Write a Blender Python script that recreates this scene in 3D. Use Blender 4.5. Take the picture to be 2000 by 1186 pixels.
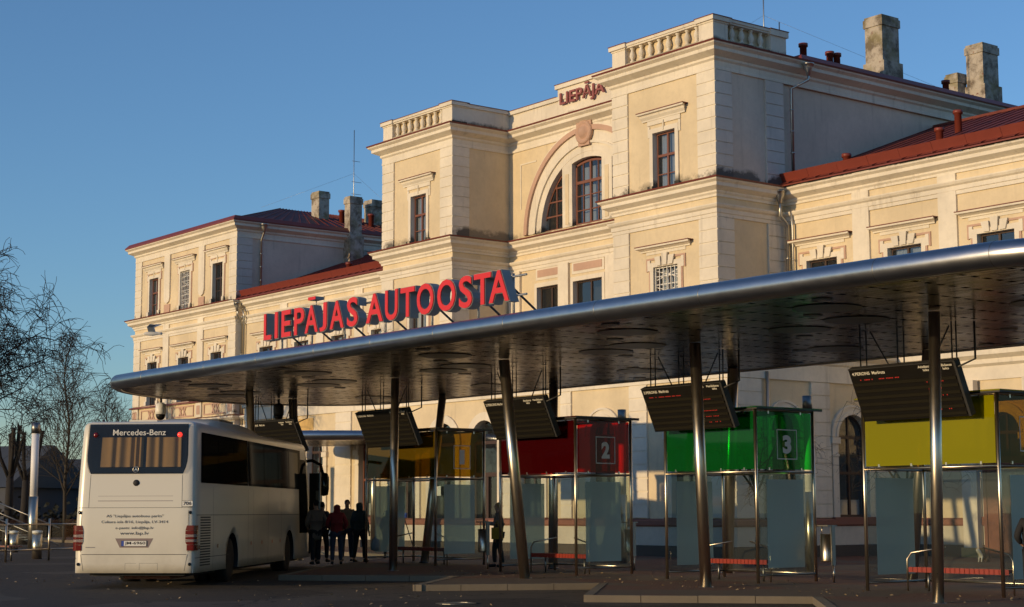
import bpy, bmesh, math, random
from mathutils import Vector, Matrix
R_ = math.radians
sc = bpy.context.scene
for o in list(bpy.data.objects): bpy.data.objects.remove(o)

# ---------------------------------------------------------------- camera, light, exposure
CAM = Vector((0, 0, 1.62))
YAW, PITCH, ROLL, FPX = R_(52.18), R_(7.07), R_(-0.146), 3292.0
fw = Vector((-math.sin(YAW)*math.cos(PITCH), math.cos(YAW)*math.cos(PITCH), math.sin(PITCH)))
rt = Vector((math.cos(YAW), math.sin(YAW), 0)); up = rt.cross(fw)
rt, up = math.cos(ROLL)*rt+math.sin(ROLL)*up, -math.sin(ROLL)*rt+math.cos(ROLL)*up
cd = bpy.data.cameras.new('camera'); cam = bpy.data.objects.new('camera', cd); sc.collection.objects.link(cam)
cam.matrix_world = Matrix(((rt.x, up.x, -fw.x, CAM.x), (rt.y, up.y, -fw.y, CAM.y), (rt.z, up.z, -fw.z, CAM.z), (0, 0, 0, 1)))
cd.sensor_width = 36; cd.lens = 36*FPX/2000; cd.clip_start = .1; cd.clip_end = 5000
sc.camera = cam
SUN_EL, SUN_AZ = R_(6.9), R_(183.5)          # low sun in front of the facade, a little to the left
W = bpy.data.worlds.new('World'); sc.world = W; W.use_nodes = True
nt = W.node_tree; bg = nt.nodes['Background']
sky = nt.nodes.new('ShaderNodeTexSky'); sky.sky_type = 'NISHITA'; sky.sun_disc = False
sky.sun_elevation = SUN_EL; sky.sun_rotation = SUN_AZ; sky.altitude = 0; sky.air_density = 1.0; sky.dust_density = .1; sky.ozone_density = 4.0
tn = nt.nodes.new('ShaderNodeMix'); tn.data_type = 'RGBA'; tn.blend_type = 'MULTIPLY'; tn.inputs[0].default_value = 1; tn.inputs[7].default_value = (1.04, 1.0, 1.03, 1)   # clear cold winter air
nt.links.new(sky.outputs[0], tn.inputs[6]); hs = nt.nodes.new('ShaderNodeHueSaturation'); hs.inputs['Saturation'].default_value = .97; nt.links.new(tn.outputs[2], hs.inputs['Color']); nt.links.new(hs.outputs[0], bg.inputs[0]); bg.inputs[1].default_value = .19
sl = bpy.data.lights.new('sun', 'SUN'); sl.energy = 3.2; sl.angle = R_(.5); sl.color = (1, .72, .39)
so = bpy.data.objects.new('sun', sl); sc.collection.objects.link(so)
sd = Vector((math.sin(SUN_AZ)*math.cos(SUN_EL), math.cos(SUN_AZ)*math.cos(SUN_EL), math.sin(SUN_EL)))
so.rotation_euler = sd.to_track_quat('Z', 'Y').to_euler(); so.location = (-20, -60, 30)
sc.view_settings.view_transform = 'Standard'; sc.view_settings.look = 'None'; sc.view_settings.exposure = 0.0; sc.view_settings.gamma = 1
sc.render.engine = 'CYCLES'

# ---------------------------------------------------------------- materials
def newmat(name):
    m = bpy.data.materials.new(name); m.use_nodes = True
    return m, m.node_tree, m.node_tree.nodes['Principled BSDF']
def N(t, k, **kw):
    n = t.nodes.new(k)
    for a, b in kw.items(): setattr(n, a, b)
    return n
def mixc(t, fac, a, b, mode='MIX'):
    n = N(t, 'ShaderNodeMix', data_type='RGBA', blend_type=mode)
    for s, v in ((n.inputs[0], fac), (n.inputs[6], a), (n.inputs[7], b)):
        if hasattr(v, 'links') or hasattr(v, 'is_output'): t.links.new(v, s)
        elif isinstance(v, (int, float)): s.default_value = v
        else: s.default_value = (*v, 1)
    return n.outputs[2]
def mth(t, op, a, b=None, c=None):
    n = N(t, 'ShaderNodeMath', operation=op)
    for i, v in enumerate((a, b, c)):
        if v is None: continue
        if isinstance(v, (int, float)): n.inputs[i].default_value = v
        else: t.links.new(v, n.inputs[i])
    return n.outputs[0]
def noise(t, scale, detail=4, rough=.6, vec=None, stretch=None):
    n = N(t, 'ShaderNodeTexNoise'); n.inputs['Scale'].default_value = scale; n.inputs['Detail'].default_value = detail; n.inputs['Roughness'].default_value = rough
    g = vec if vec is not None else N(t, 'ShaderNodeNewGeometry').outputs['Position']
    if stretch:
        mp = N(t, 'ShaderNodeMapping'); mp.inputs['Scale'].default_value = stretch; t.links.new(g, mp.inputs[0]); g = mp.outputs[0]
    t.links.new(g, n.inputs['Vector']); return n.outputs[0]
def ramp(t, v, a, b):
    n = N(t, 'ShaderNodeMapRange'); n.inputs[1].default_value = a; n.inputs[2].default_value = b; t.links.new(v, n.inputs[0]); return n.outputs[0]
def posz(t):
    s = N(t, 'ShaderNodeSeparateXYZ'); t.links.new(N(t, 'ShaderNodeNewGeometry').outputs['Position'], s.inputs[0]); return s.outputs
def bump(t, p, h, st=.3, dist=.02):
    b = N(t, 'ShaderNodeBump'); b.inputs['Strength'].default_value = st; b.inputs['Distance'].default_value = dist
    t.links.new(h, b.inputs['Height']); t.links.new(b.outputs[0], p.inputs['Normal'])
def simple(name, col, rough=.6, metal=0, var=.12, scale=3, emis=None, est=0, spec=None):
    m, t, p = newmat(name)
    c2 = tuple(c*(1-var) for c in col); c3 = tuple(min(1, c*(1+var)) for c in col)
    if var: t.links.new(mixc(t, noise(t, scale), c2, c3), p.inputs['Base Color'])
    else: p.inputs['Base Color'].default_value = (*col, 1)
    p.inputs['Roughness'].default_value = rough; p.inputs['Metallic'].default_value = metal
    if spec is not None: p.inputs['Specular IOR Level'].default_value = spec
    if emis: p.inputs['Emission Color'].default_value = (*emis, 1); p.inputs['Emission Strength'].default_value = est
    return m
def plaster(name, col, dirt=1.0):
    """painted render: blotches, vertical run-off streaks, dark mould where water stands on ledges"""
    m, t, p = newmat(name)
    z = posz(t)[2]
    big = noise(t, .55, 5, .6); fine = noise(t, 6, 6, .65)
    c = mixc(t, ramp(t, big, .35, .7), tuple(x*.86 for x in col), tuple(min(1, x*1.06) for x in col))
    c = mixc(t, mth(t, 'MULTIPLY', ramp(t, fine, .45, .75), .35), c, tuple(x*.72 for x in col))
    st = noise(t, 2.2, 4, .6, stretch=(1.6, 1.6, .16))
    c = mixc(t, mth(t, 'MULTIPLY', ramp(t, st, .58, .78), .34*dirt), c, (.16, .13, .10))
    pk = noise(t, 1.4, 8, .72)
    c = mixc(t, mth(t, 'MULTIPLY', ramp(t, pk, .66, .70), .5*dirt), c, (.36, .31, .25))
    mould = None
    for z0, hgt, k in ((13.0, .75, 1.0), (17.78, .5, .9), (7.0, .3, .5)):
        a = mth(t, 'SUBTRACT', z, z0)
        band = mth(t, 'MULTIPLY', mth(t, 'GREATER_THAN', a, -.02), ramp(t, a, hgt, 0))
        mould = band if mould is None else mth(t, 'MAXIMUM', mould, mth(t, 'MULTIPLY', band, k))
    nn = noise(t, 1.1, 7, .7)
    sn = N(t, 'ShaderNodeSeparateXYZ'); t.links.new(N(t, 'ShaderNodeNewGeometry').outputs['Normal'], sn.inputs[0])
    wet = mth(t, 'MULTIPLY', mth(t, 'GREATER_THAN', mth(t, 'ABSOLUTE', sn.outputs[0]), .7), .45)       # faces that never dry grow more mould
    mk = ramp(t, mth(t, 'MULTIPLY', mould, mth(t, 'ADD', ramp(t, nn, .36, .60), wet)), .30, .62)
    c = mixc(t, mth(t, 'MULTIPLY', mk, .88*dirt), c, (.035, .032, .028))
    t.links.new(c, p.inputs['Base Color']); p.inputs['Roughness'].default_value = .88
    bump(t, p, fine, .25, .02)
    return m
M = {}
M['wall'] = plaster('ochre_render', (.725, .605, .41), .7)
M['trim'] = plaster('pale_trim', (.78, .71, .585), 1.0)
M['ledge'] = plaster('mossy_ledge', (.50, .43, .31), 1.6)
M['salmon'] = plaster('salmon_paint', (.55, .36, .27), .6)
M['basered'] = plaster('red_brown_plinth', (.30, .13, .09), .5)
M['basewhite'] = plaster('cream_plinth', (.64, .58, .48), .8)
M['basedark'] = plaster('dark_plinth', (.10, .08, .065), .5)
M['shadewall'] = plaster('shade_toned_side_render', (.70, .585, .47), .9)  # copy of the ochre render for shaded sides, shade tone put into its colour
M['shadetrim'] = plaster('shade_toned_side_trim', (.70, .63, .55), 1.0)  # pale trim again, its colour toned for the sides turned from the sun
M['yellow'] = plaster('yellow_panel_and_sunlit_foot', (.72, .47, .17), .5)  # hall panels' own yellow; also stands for sunlight on one pilaster foot
def roofmat():
    m, t, p = newmat('red_sheet_roof')
    n1 = noise(t, 1.2, 6, .65)
    t.links.new(mixc(t, ramp(t, n1, .35, .7), (.12, .026, .020), (.20, .045, .032)), p.inputs['Base Color'])
    p.inputs['Roughness'].default_value = .62; p.inputs['Specular IOR Level'].default_value = .3; bump(t, p, noise(t, 4, 4), .2, .02); return m
M['roof'] = roofmat()
M['gutter'] = simple('red_gutter_sheet', (.20, .040, .026), .45, 0, .18, 2)
M['flash'] = simple('dark_red_flashing', (.16, .035, .025), .5)
M['frame'] = simple('red_brown_window_frame', (.19, .070, .042), .5)
M['framedark'] = simple('dark_brown_window_frame', (.055, .03, .022), .5)
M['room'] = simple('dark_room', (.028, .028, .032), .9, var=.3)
M['curtain'] = simple('net_curtain', (.34, .36, .38), .95, var=.15, scale=20)
M['curtainw'] = simple('white_net_curtain', (.62, .58, .50), .95, var=.15, scale=20)
M['white'] = simple('white_paint', (.78, .76, .70), .5)
M['steel'] = None
def glass(name, tint, transp, rough=.02, refl=.18):
    m, t, p = newmat(name); t.nodes.remove(p)
    out = t.nodes['Material Output']
    tr = N(t, 'ShaderNodeBsdfTransparent'); tr.inputs[0].default_value = (*tint, 1)
    gl = N(t, 'ShaderNodeBsdfGlossy'); gl.inputs['Roughness'].default_value = rough; gl.inputs[0].default_value = (.9, .93, .95, 1)
    df = N(t, 'ShaderNodeBsdfDiffuse'); df.inputs[0].default_value = (*[c*(.5 if 'frost' not in name else .68) for c in tint], 1)
    m1 = N(t, 'ShaderNodeMixShader'); m1.inputs[0].default_value = 1-transp
    t.links.new(tr.outputs[0], m1.inputs[1]); t.links.new(df.outputs[0], m1.inputs[2])
    fr = N(t, 'ShaderNodeLayerWeight'); fr.inputs[0].default_value = .5
    m2 = N(t, 'ShaderNodeMixShader'); t.links.new(mth(t, 'ADD', mth(t, 'MULTIPLY', mth(t, 'POWER', fr.outputs['Facing'], 5.0), .8), refl), m2.inputs[0])
    t.links.new(m1.outputs[0], m2.inputs[1]); t.links.new(gl.outputs[0], m2.inputs[2]); t.links.new(m2.outputs[0], out.inputs[0])
    return m
M['pane'] = glass('window_glass', (.75, .8, .85), .96, .03, .10)
M['s_red'] = glass('red_side_glass', (.72, .03, .04), .84, .04, .015)
M['s_green'] = glass('green_side_glass', (.07, .80, .18), .84, .04, .015)
M['s_amber'] = glass('amber_side_glass', (.52, .38, .015), .80, .04, .01)
M['clear'] = glass('clear_shelter_glass', (.86, .90, .88), .97, .01, .03)
M['busglass'] = glass('tinted_bus_glass', (.62, .58, .52), .97, .02, .02)
M['frost'] = glass('frosted_panel', (.82, .92, .84), .36, .25, .02)
M['g_yellow'] = glass('yellow_glass', (.52, .50, .004), .28, .05, .01)
M['g_amber'] = glass('amber_glass', (.36, .23, .012), .60, .05, .02)
M['g_red'] = glass('dark_red_glass', (.16, .005, .008), .60, .04, .02)
M['g_green'] = glass('green_glass', (.02, .42, .08), .74, .04, .02)
def brushed(name, col, rough, sx=(1, 1, 40)):
    m, t, p = newmat(name)
    tc = N(t, 'ShaderNodeTexCoord')
    n = noise(t, 6, 4, .6, vec=tc.outputs['Object'], stretch=sx)
    t.links.new(mixc(t, n, tuple(c*.85 for c in col), tuple(min(1, c*1.1) for c in col)), p.inputs['Base Color'])
    t.links.new(ramp(t, n, -rough*2.2, 1.6), p.inputs['Roughness'])
    r = N(t, 'ShaderNodeMapRange'); r.inputs[1].default_value = 0; r.inputs[2].default_value = 1; r.inputs[3].default_value = rough*.8; r.inputs[4].default_value = rough*1.25
    t.links.new(n, r.inputs[0]); t.links.new(r.outputs[0], p.inputs['Roughness'])
    p.inputs['Metallic'].default_value = 1; return m
M['steel'] = brushed('brushed_steel', (.68, .59, .46), .30, (3, 3, .6))
M['steeldark'] = brushed('dull_steel', (.28, .27, .25), .40, (3, 3, 1))
M['tube'] = brushed('canopy_edge_steel', (.46, .46, .47), .31, (.4, .8, .8))
M['zinc'] = brushed('galvanised_pipe', (.50, .49, .45), .42)
def soffitmat():
    m, t, p = newmat('perforated_soffit_sheet')
    xyz = posz(t); x, y = xyz[0], xyz[1]
    sh = mth(t, 'ADD', x, mth(t, 'MULTIPLY', y, 0))
    row = mth(t, 'LESS_THAN', mth(t, 'FRACT', mth(t, 'MULTIPLY', sh, 1.2)), .11)
    dash = mth(t, 'LESS_THAN', mth(t, 'FRACT', mth(t, 'MULTIPLY', y, 3.4)), .5)
    seamy = mth(t, 'LESS_THAN', mth(t, 'FRACT', mth(t, 'MULTIPLY', y, .8)), .012)
    seamx = mth(t, 'LESS_THAN', mth(t, 'FRACT', mth(t, 'ADD', mth(t, 'MULTIPLY', sh, .5), .3)), .006)
    k = mth(t, 'MAXIMUM', mth(t, 'MULTIPLY', row, dash), mth(t, 'MAXIMUM', seamy, seamx))
    # every sheet has its own slight tone
    cell = N(t, 'ShaderNodeTexWhiteNoise', noise_dimensions='2D'); cb = N(t, 'ShaderNodeCombineXYZ')
    t.links.new(mth(t, 'FLOOR', mth(t, 'ADD', mth(t, 'MULTIPLY', sh, .5), .3)), cb.inputs[0]); t.links.new(mth(t, 'FLOOR', mth(t, 'MULTIPLY', y, .8)), cb.inputs[1])
    t.links.new(cb.outputs[0], cell.inputs[0])
    base = mixc(t, cell.outputs[0], (.40, .385, .37), (.54, .52, .50))
    n = noise(t, .9, 4, .6); ro = mth(t, 'ADD', mth(t, 'MULTIPLY', n, .20), .12)
    gl = N(t, 'ShaderNodeBsdfGlossy'); t.links.new(base, gl.inputs[0]); t.links.new(ro, gl.inputs['Roughness'])
    b = N(t, 'ShaderNodeBump'); b.inputs['Strength'].default_value = .5; b.inputs['Distance'].default_value = .05; t.links.new(noise(t, 1.0, 4, .6, stretch=(.3, 1.6, 1)), b.inputs['Height']); t.links.new(b.outputs[0], gl.inputs['Normal'])
    df = N(t, 'ShaderNodeBsdfDiffuse'); df.inputs[0].default_value = (.012, .011, .010, 1); ms = N(t, 'ShaderNodeMixShader')
    t.links.new(k, ms.inputs[0]); t.links.new(gl.outputs[0], ms.inputs[1]); t.links.new(df.outputs[0], ms.inputs[2]); t.links.new(ms.outputs[0], t.nodes['Material Output'].inputs[0]); t.nodes.remove(p); return m
M['soffit'] = soffitmat()
M['black'] = simple('black_rubber', (.012, .012, .013), .7, var=.1)
M['dark'] = simple('dark_grey_paint', (.035, .035, .037), .55)
M['board'] = simple('black_display_face', (.010, .009, .008), .38, var=.2, spec=.3)
M['slat'] = simple('display_louvre', (.014, .012, .007), .6, spec=.2)
M['led'] = simple('red_led', (.3, .01, .01), .5, var=0, emis=(1, .06, .03), est=.35)
M['print'] = simple('white_print', (.70, .68, .62), .6, var=0)
M['printgrey'] = simple('grey_print', (.10, .10, .11), .6, var=0)
M['numgrey'] = simple('pale_number_film', (.85, .80, .76), .6, var=0)
M['red'] = simple('red_letter_face', (.66, .022, .018), .38, var=.06)
M['lettergrey'] = simple('letter_side_grey', (.27, .26, .255), .55)
M['lettermaroon'] = simple('maroon_letter', (.30, .085, .075), .55)
M['bench'] = simple('red_painted_slat', (.26, .028, .014), .45)
def busmat():
    m, t, p = newmat('cream_coach_paint')
    z = posz(t)[2]; n = noise(t, 1.5, 6, .65)
    d = mth(t, 'MULTIPLY', ramp(t, z, 1.3, .3), ramp(t, n, .3, .8))
    t.links.new(mixc(t, mth(t, 'MULTIPLY', d, .55), (.68, .635, .53), (.22, .18, .13)), p.inputs['Base Color'])
    p.inputs['Roughness'].default_value = .28; p.inputs['Coat Weight'].default_value = .12; p.inputs['Coat Roughness'].default_value = .12
    return m
M['bus'] = busmat()
def darkglass(name, c, k):
    m, t, p = newmat(name); t.nodes.remove(p); d = N(t, 'ShaderNodeBsdfDiffuse'); d.inputs[0].default_value = (*c, 1); g = N(t, 'ShaderNodeBsdfGlossy'); g.inputs['Roughness'].default_value = .05; g.inputs[0].default_value = (.8, .8, .8, 1)
    x = N(t, 'ShaderNodeMixShader'); x.inputs[0].default_value = k; t.links.new(d.outputs[0], x.inputs[1]); t.links.new(g.outputs[0], x.inputs[2]); t.links.new(x.outputs[0], t.nodes['Material Output'].inputs[0]); return m
M['busblack'] = darkglass('black_bus_trim', (.010, .010, .011), .045)
M['busgl'] = darkglass('tinted_side_glass', (.012, .012, .009), .10)
M['busdrape'] = simple('beige_drape', (.50, .36, .19), .95, var=.12, scale=8)
M['lamp_red'] = simple('red_lens', (.13, .007, .006), .12, var=.1)
M['lamp_lit'] = simple('lit_brake_lens', (.6, .02, .02), .3, var=0, emis=(1, .05, .03), est=1.2)
M['lamp_clear'] = simple('clear_lens', (.26, .20, .19), .15, var=.1)
M['orange'] = simple('orange_lens', (.7, .2, .02), .3, var=.1)
M['euroblue'] = simple('blue_plate_strip', (.02, .06, .35), .5, var=0)
M['chimney'] = None
def chim():
    m, t, p = newmat('weathered_chimney')
    n1 = noise(t, 1.6, 7, .7); n2 = noise(t, .9, 4, .6)
    c = mixc(t, ramp(t, n1, .40, .56), (.16, .13, .10), (.46, .41, .34))
    c = mixc(t, mth(t, 'MULTIPLY', ramp(t, n2, .5, .62), .6), c, (.20, .17, .06))
    c = mixc(t, ramp(t, noise(t, 2.4, 6, .7), .62, .68), c, (.20, .075, .045))
    t.links.new(c, p.inputs['Base Color']); p.inputs['Roughness'].default_value = .95; bump(t, p, n1, .6, .06); return m
M['chimney'] = chim()
def asphalt():
    m, t, p = newmat('worn_asphalt')
    n1 = noise(t, 60, 3, .7); n2 = noise(t, .35, 6, .65); n3 = noise(t, 2.2, 6, .7)
    c = mixc(t, n2, (.030, .020, .012), (.056, .039, .025))
    c = mixc(t, mth(t, 'MULTIPLY', n3, .5), c, (.026, .021, .017))
    c = mixc(t, ramp(t, noise(t, .16, 2, .4), .52, .535), c, (.075, .058, .042))
    vo = N(t, 'ShaderNodeTexVoronoi', feature='DISTANCE_TO_EDGE'); vo.inputs['Scale'].default_value = .35; wp = N(t, 'ShaderNodeVectorMath', operation='ADD'); ge = N(t, 'ShaderNodeNewGeometry')
    nz = N(t, 'ShaderNodeTexNoise'); nz.inputs['Scale'].default_value = 1.5; t.links.new(ge.outputs['Position'], nz.inputs['Vector']); t.links.new(ge.outputs['Position'], wp.inputs[0]); t.links.new(nz.outputs['Color'], wp.inputs[1]); t.links.new(wp.outputs[0], vo.inputs['Vector'])
    c = mixc(t, mth(t, 'MULTIPLY', mth(t, 'LESS_THAN', vo.outputs['Distance'], .012), .8), c, (.012, .010, .008))
    c = mixc(t, ramp(t, n1, .60, .75), c, (.10, .08, .06))
    t.links.new(c, p.inputs['Base Color']); p.inputs['Roughness'].default_value = .85
    bump(t, p, mth(t, 'ADD', n1, mth(t, 'MULTIPLY', n3, 2.0)), .7, .02); return m
M['asphalt'] = asphalt()
def pavers():
    m, t, p = newmat('block_paving')
    b = N(t, 'ShaderNodeTexBrick'); b.inputs['Scale'].default_value = 5; b.inputs['Mortar Size'].default_value = .02
    b.inputs['Color1'].default_value = (.22, .078, .046, 1); b.inputs['Color2'].default_value = (.15, .066, .042, 1); b.inputs['Mortar'].default_value = (.03, .024, .02, 1)
    t.links.new(N(t, 'ShaderNodeNewGeometry').outputs['Position'], b.inputs['Vector'])
    reg = ramp(t, noise(t, .3, 2, .5), .50, .53)
    c = mixc(t, mth(t, 'MULTIPLY', reg, .8), b.outputs[0], (.12, .095, .07))
    c = mixc(t, mth(t, 'MULTIPLY', noise(t, 1.2, 6, .7), .5), c, (.04, .03, .025))
    c = mixc(t, ramp(t, noise(t, 13, 5, .8), .665, .69), c, (.42, .34, .25))
    t.links.new(c, p.inputs['Base Color']); p.inputs['Roughness'].default_value = .85
    bump(t, p, b.outputs['Fac'], -.4, .01); return m
M['pavers'] = pavers()
M['kerb'] = plaster('kerb_stone', (.19, .155, .11), 1.2)
M['bark'] = simple('bare_bark', (.022, .018, .015), .9, var=.4, scale=6)
M['bark2'] = simple('pale_bark', (.045, .036, .025), .9, var=.4, scale=6)
M['farhouse'] = simple('far_house_wall', (.06, .065, .08), .9, var=.3, scale=.5)
M['farroof'] = simple('far_house_roof', (.05, .06, .075), .8, var=.3, scale=.5)
M['skin'] = simple('skin', (.42, .24, .16), .55, var=.05)
M['frostlamp'] = simple('opal_lamp_tube', (.82, .80, .78), .6, var=.04)
M['cone'] = simple('dark_column_collar', (.05, .05, .05), .3, 1, .2)
M['holeglass'] = simple('dark_roof_light', (.030, .036, .036), .35, var=.3)
M['wood'] = simple('orange_board', (.45, .20, .05), .6)

# ---------------------------------------------------------------- mesh builder
def link(o): sc.collection.objects.link(o)
def tag(o, label=None, cat=None, group=None, kind=None):
    if label: o['label'] = label
    if cat: o['category'] = cat
    if group: o['group'] = group
    if kind: o['kind'] = kind
    return o
def empty(name, loc, rz=0):
    o = bpy.data.objects.new(name, None); link(o); o.location = loc; o.rotation_euler = (0, 0, rz); o.empty_display_size = .3; return o
def origin(o):
    p = Vector(o.location); q = o.parent
    while q: p = p + Vector(q.location); q = q.parent
    return p
class F:
    """wall frame: u runs along the wall, w stands out of it, z is up.  front walls look to -Y, side walls to +X"""
    def __init__(s, kind, c): s.k, s.c = kind, c
    def __call__(s, u, w, z):
        if s.k == 'front': return (u, s.c-w, z)
        if s.k == 'right': return (s.c+w, u, z)
        if s.k == 'left': return (s.c-w, u, z)
class MB:
    def __init__(s): s.v, s.f, s.m, s.s, s.mats = [], [], [], [], []
    def mi(s, m):
        m = M[m] if isinstance(m, str) else m
        if m not in s.mats: s.mats.append(m)
        return s.mats.index(m)
    def add(s, vs, fs, m, smooth=False, mx=None):
        b = len(s.v); k = s.mi(m)
        s.v += [tuple(mx @ Vector(p)) if mx is not None else tuple(p) for p in vs]
        for f in fs: s.f.append(tuple(b+i for i in f)); s.m.append(k); s.s.append(smooth)
        return s
    def hexa(s, p, m): return s.add(p, [(0, 3, 2, 1), (4, 5, 6, 7), (0, 1, 5, 4), (1, 2, 6, 5), (2, 3, 7, 6), (3, 0, 4, 7)], m)
    def box(s, x0, x1, y0, y1, z0, z1, m, mx=None):
        p = [(x0, y0, z0), (x1, y0, z0), (x1, y1, z0), (x0, y1, z0), (x0, y0, z1), (x1, y0, z1), (x1, y1, z1), (x0, y1, z1)]
        if mx is not None: p = [tuple(mx @ Vector(q)) for q in p]
        return s.hexa(p, m)
    def fb(s, fr, u0, u1, w0, w1, z0, z1, m):
        return s.hexa([fr(u0, w0, z0), fr(u1, w0, z0), fr(u1, w1, z0), fr(u0, w1, z0), fr(u0, w0, z1), fr(u1, w0, z1), fr(u1, w1, z1), fr(u0, w1, z1)], m)
    def fprism(s, fr, pts, w0, w1, m):
        n = len(pts); vs = [fr(u, w0, z) for u, z in pts]+[fr(u, w1, z) for u, z in pts]
        return s.add(vs, [tuple(range(n)), tuple(range(2*n-1, n-1, -1))]+[(i, (i+1) % n, n+(i+1) % n, n+i) for i in range(n)], m)
    def tube(s, path, r, m, n=10, cap=True, smooth=True):
        path = [Vector(p) for p in path]; rs = r if isinstance(r, (list, tuple)) else [r]*len(path)
        vs, fs = [], []; ref = None
        for i, p in enumerate(path):
            d = (path[min(i+1, len(path)-1)]-path[max(i-1, 0)]).normalized()
            if ref is None: ref = Vector((0, 0, 1)) if abs(d.z) < .9 else Vector((1, 0, 0))
            a = d.cross(ref).normalized(); b = d.cross(a).normalized(); ref = -b if abs((-b).dot(d)) < .9 else ref
            for k in range(n):
                t = 2*math.pi*k/n; vs.append(p+(a*math.cos(t)+b*math.sin(t))*rs[i])
        for i in range(len(path)-1):
            for k in range(n): fs.append((i*n+k, i*n+(k+1) % n, (i+1)*n+(k+1) % n, (i+1)*n+k))
        if cap: fs += [tuple(range(n)), tuple(range(len(vs)-1, len(vs)-n-1, -1))]
        return s.add(vs, fs, m, smooth)
    def lathe(s, c, prof, m, n=16, smooth=True, axis='z'):
        vs, fs = [], []
        for r, z in prof:
            for k in range(n):
                t = 2*math.pi*k/n; a, b = r*math.cos(t), r*math.sin(t)
                q = (a, b, z) if axis == 'z' else ((a, z, b) if axis == 'y' else (z, a, b))
                vs.append((c[0]+q[0], c[1]+q[1], c[2]+q[2]))
        for i in range(len(prof)-1):
            for k in range(n): fs.append((i*n+k, i*n+(k+1) % n, (i+1)*n+(k+1) % n, (i+1)*n+k))
        fs += [tuple(range(n)), tuple(range(len(vs)-1, len(vs)-n-1, -1))]
        return s.add(vs, fs, m, smooth)
    def molding(s, path, prof, m, closed=False):
        """profile (offset, z) carried along plan path; outside is on the right hand of travel"""
        P = [Vector((p[0], p[1])) for p in path]; n = len(P); offs = []
        for i in range(n):
            def nr(a, b): d = (b-a).normalized(); return Vector((d.y, -d.x))
            if closed: n1, n2 = nr(P[i-1], P[i]), nr(P[i], P[(i+1) % n])
            else: n1 = nr(P[i-1], P[i]) if i else nr(P[0], P[1]); n2 = nr(P[i], P[i+1]) if i < n-1 else n1
            k = n1+n2; k = k/max(.2, k.dot(n1)); offs.append(k)
        q = len(prof); vs = [(P[i].x+offs[i].x*o, P[i].y+offs[i].y*o, z) for i in range(n) for o, z in prof]
        fs = []
        for i in range(n if closed else n-1):
            j = (i+1) % n
            for k in range(q-1 if not closed else q-1): fs.append((i*q+k, j*q+k, j*q+k+1, i*q+k+1))
        if not closed: fs += [tuple(range(q)), tuple(range((n-1)*q+q-1, (n-1)*q-1, -1))]
        return s.add(vs, fs, m)
    def build(s, name, parent=None, local=False, recalc=True):
        off = Vector((0, 0, 0)) if (parent is None or local) else origin(parent)
        me = bpy.data.meshes.new(name); me.from_pydata([tuple(Vector(p)-off) for p in s.v], [], s.f)
        for m in s.mats: me.materials.append(m)
        me.polygons.foreach_set('material_index', s.m); me.polygons.foreach_set('use_smooth', s.s)
        if recalc:
            b = bmesh.new(); b.from_mesh(me); bmesh.ops.recalc_face_normals(b, faces=b.faces); b.to_mesh(me); b.free()
        o = bpy.data.objects.new(name, me); link(o)
        if parent is not None: o.parent = parent
        return o
def copy_tree(o, parent=None):
    c = o.copy(); link(c); c.parent = parent
    for ch in list(o.children): copy_tree(ch, c)
    return c
def text_geo(body, size=1.0, extrude=0.0, bold=0.0):
    cu = bpy.data.curves.new('t', 'FONT'); cu.body = body; cu.size = size; cu.extrude = extrude; cu.offset = bold; cu.resolution_u = 4
    o = bpy.data.objects.new('t', cu); link(o); bpy.context.view_layer.update()
    me = bpy.data.meshes.new_from_object(o.evaluated_get(bpy.context.evaluated_depsgraph_get()))
    v = [tuple(p.co) for p in me.vertices]; f = [tuple(p.vertices) for p in me.polygons]; nz = [p.normal.z for p in me.polygons]
    bpy.data.objects.remove(o); bpy.data.curves.remove(cu); bpy.data.meshes.remove(me)
    return v, f, nz
def text_into(mb, body, O, U, V, width, height, m, extrude=.002, bold=0, side=None):
    """fit lettering into a width x height box whose lower left corner is O; U, V unit vectors of reading direction and up"""
    v, f, nz = text_geo(body, 1, extrude, bold)
    x0, x1 = min(p[0] for p in v), max(p[0] for p in v); y0, y1 = min(p[1] for p in v), max(p[1] for p in v)
    O, U, V = Vector(O), Vector(U), Vector(V); Wn = U.cross(V)
    w = [O+U*((p[0]-x0)/(x1-x0)*width)+V*((p[1]-y0)/(y1-y0)*height)+Wn*(p[2]+extrude) for p in v]
    if side is None: mb.add(w, f, m)
    else:
        mb.add(w, [a for a, b in zip(f, nz) if b > .5], m); mb.add(w, [a for a, b in zip(f, nz) if b <= .5], side)
def gz(X): return -.0057*(min(max(X, -48), 0)+18)
def pz(X): return gz(X)+.12

# ================================================================ THE SETTING
gb = MB()
xs = [-1500, -400, -120, -48]+[-48+4*i for i in range(1, 12)]+[0, 40, 200, 1500]; xs = sorted(set(xs))
ys = [-800, -100, 0, 20, 40, 60, 150, 1500]
gv = [(x, y, gz(x)) for y in ys for x in xs]; nx = len(xs)
gb.add(gv, [(j*nx+i, j*nx+i+1, (j+1)*nx+i+1, (j+1)*nx+i) for j in range(len(ys)-1) for i in range(nx-1)], 'asphalt')
tag(gb.build('ground', recalc=False), kind='structure')
edge = [(14, 19.5), (8.5, 19.9), (5.6, 23), (2.6, 20.1), (-.3, 23), (-3.2, 20.1), (-6.1, 23), (-9.0, 20.1), (-11.9, 23.0), (-15.0, 20.2), (-17.7, 23.1),
        (-17.9, 20.1), (-20.5, 22.6), (-23.3, 19.7), (-26.6, 22.9), (-28.3, 19.45), (-31.3, 22.6), (-34.1, 19.7), (-37.2, 22.5), (-43.6, 28.8), (-46, 30.5), (-60, 33), (-96, 36)]
edge = [e for e in edge if e != (-17.7, 23.1)]
pb = MB()
poly = edge+[(-96, 60), (14, 60)]
ptop = [(x, y, pz(x)) for x, y in poly]
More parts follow.
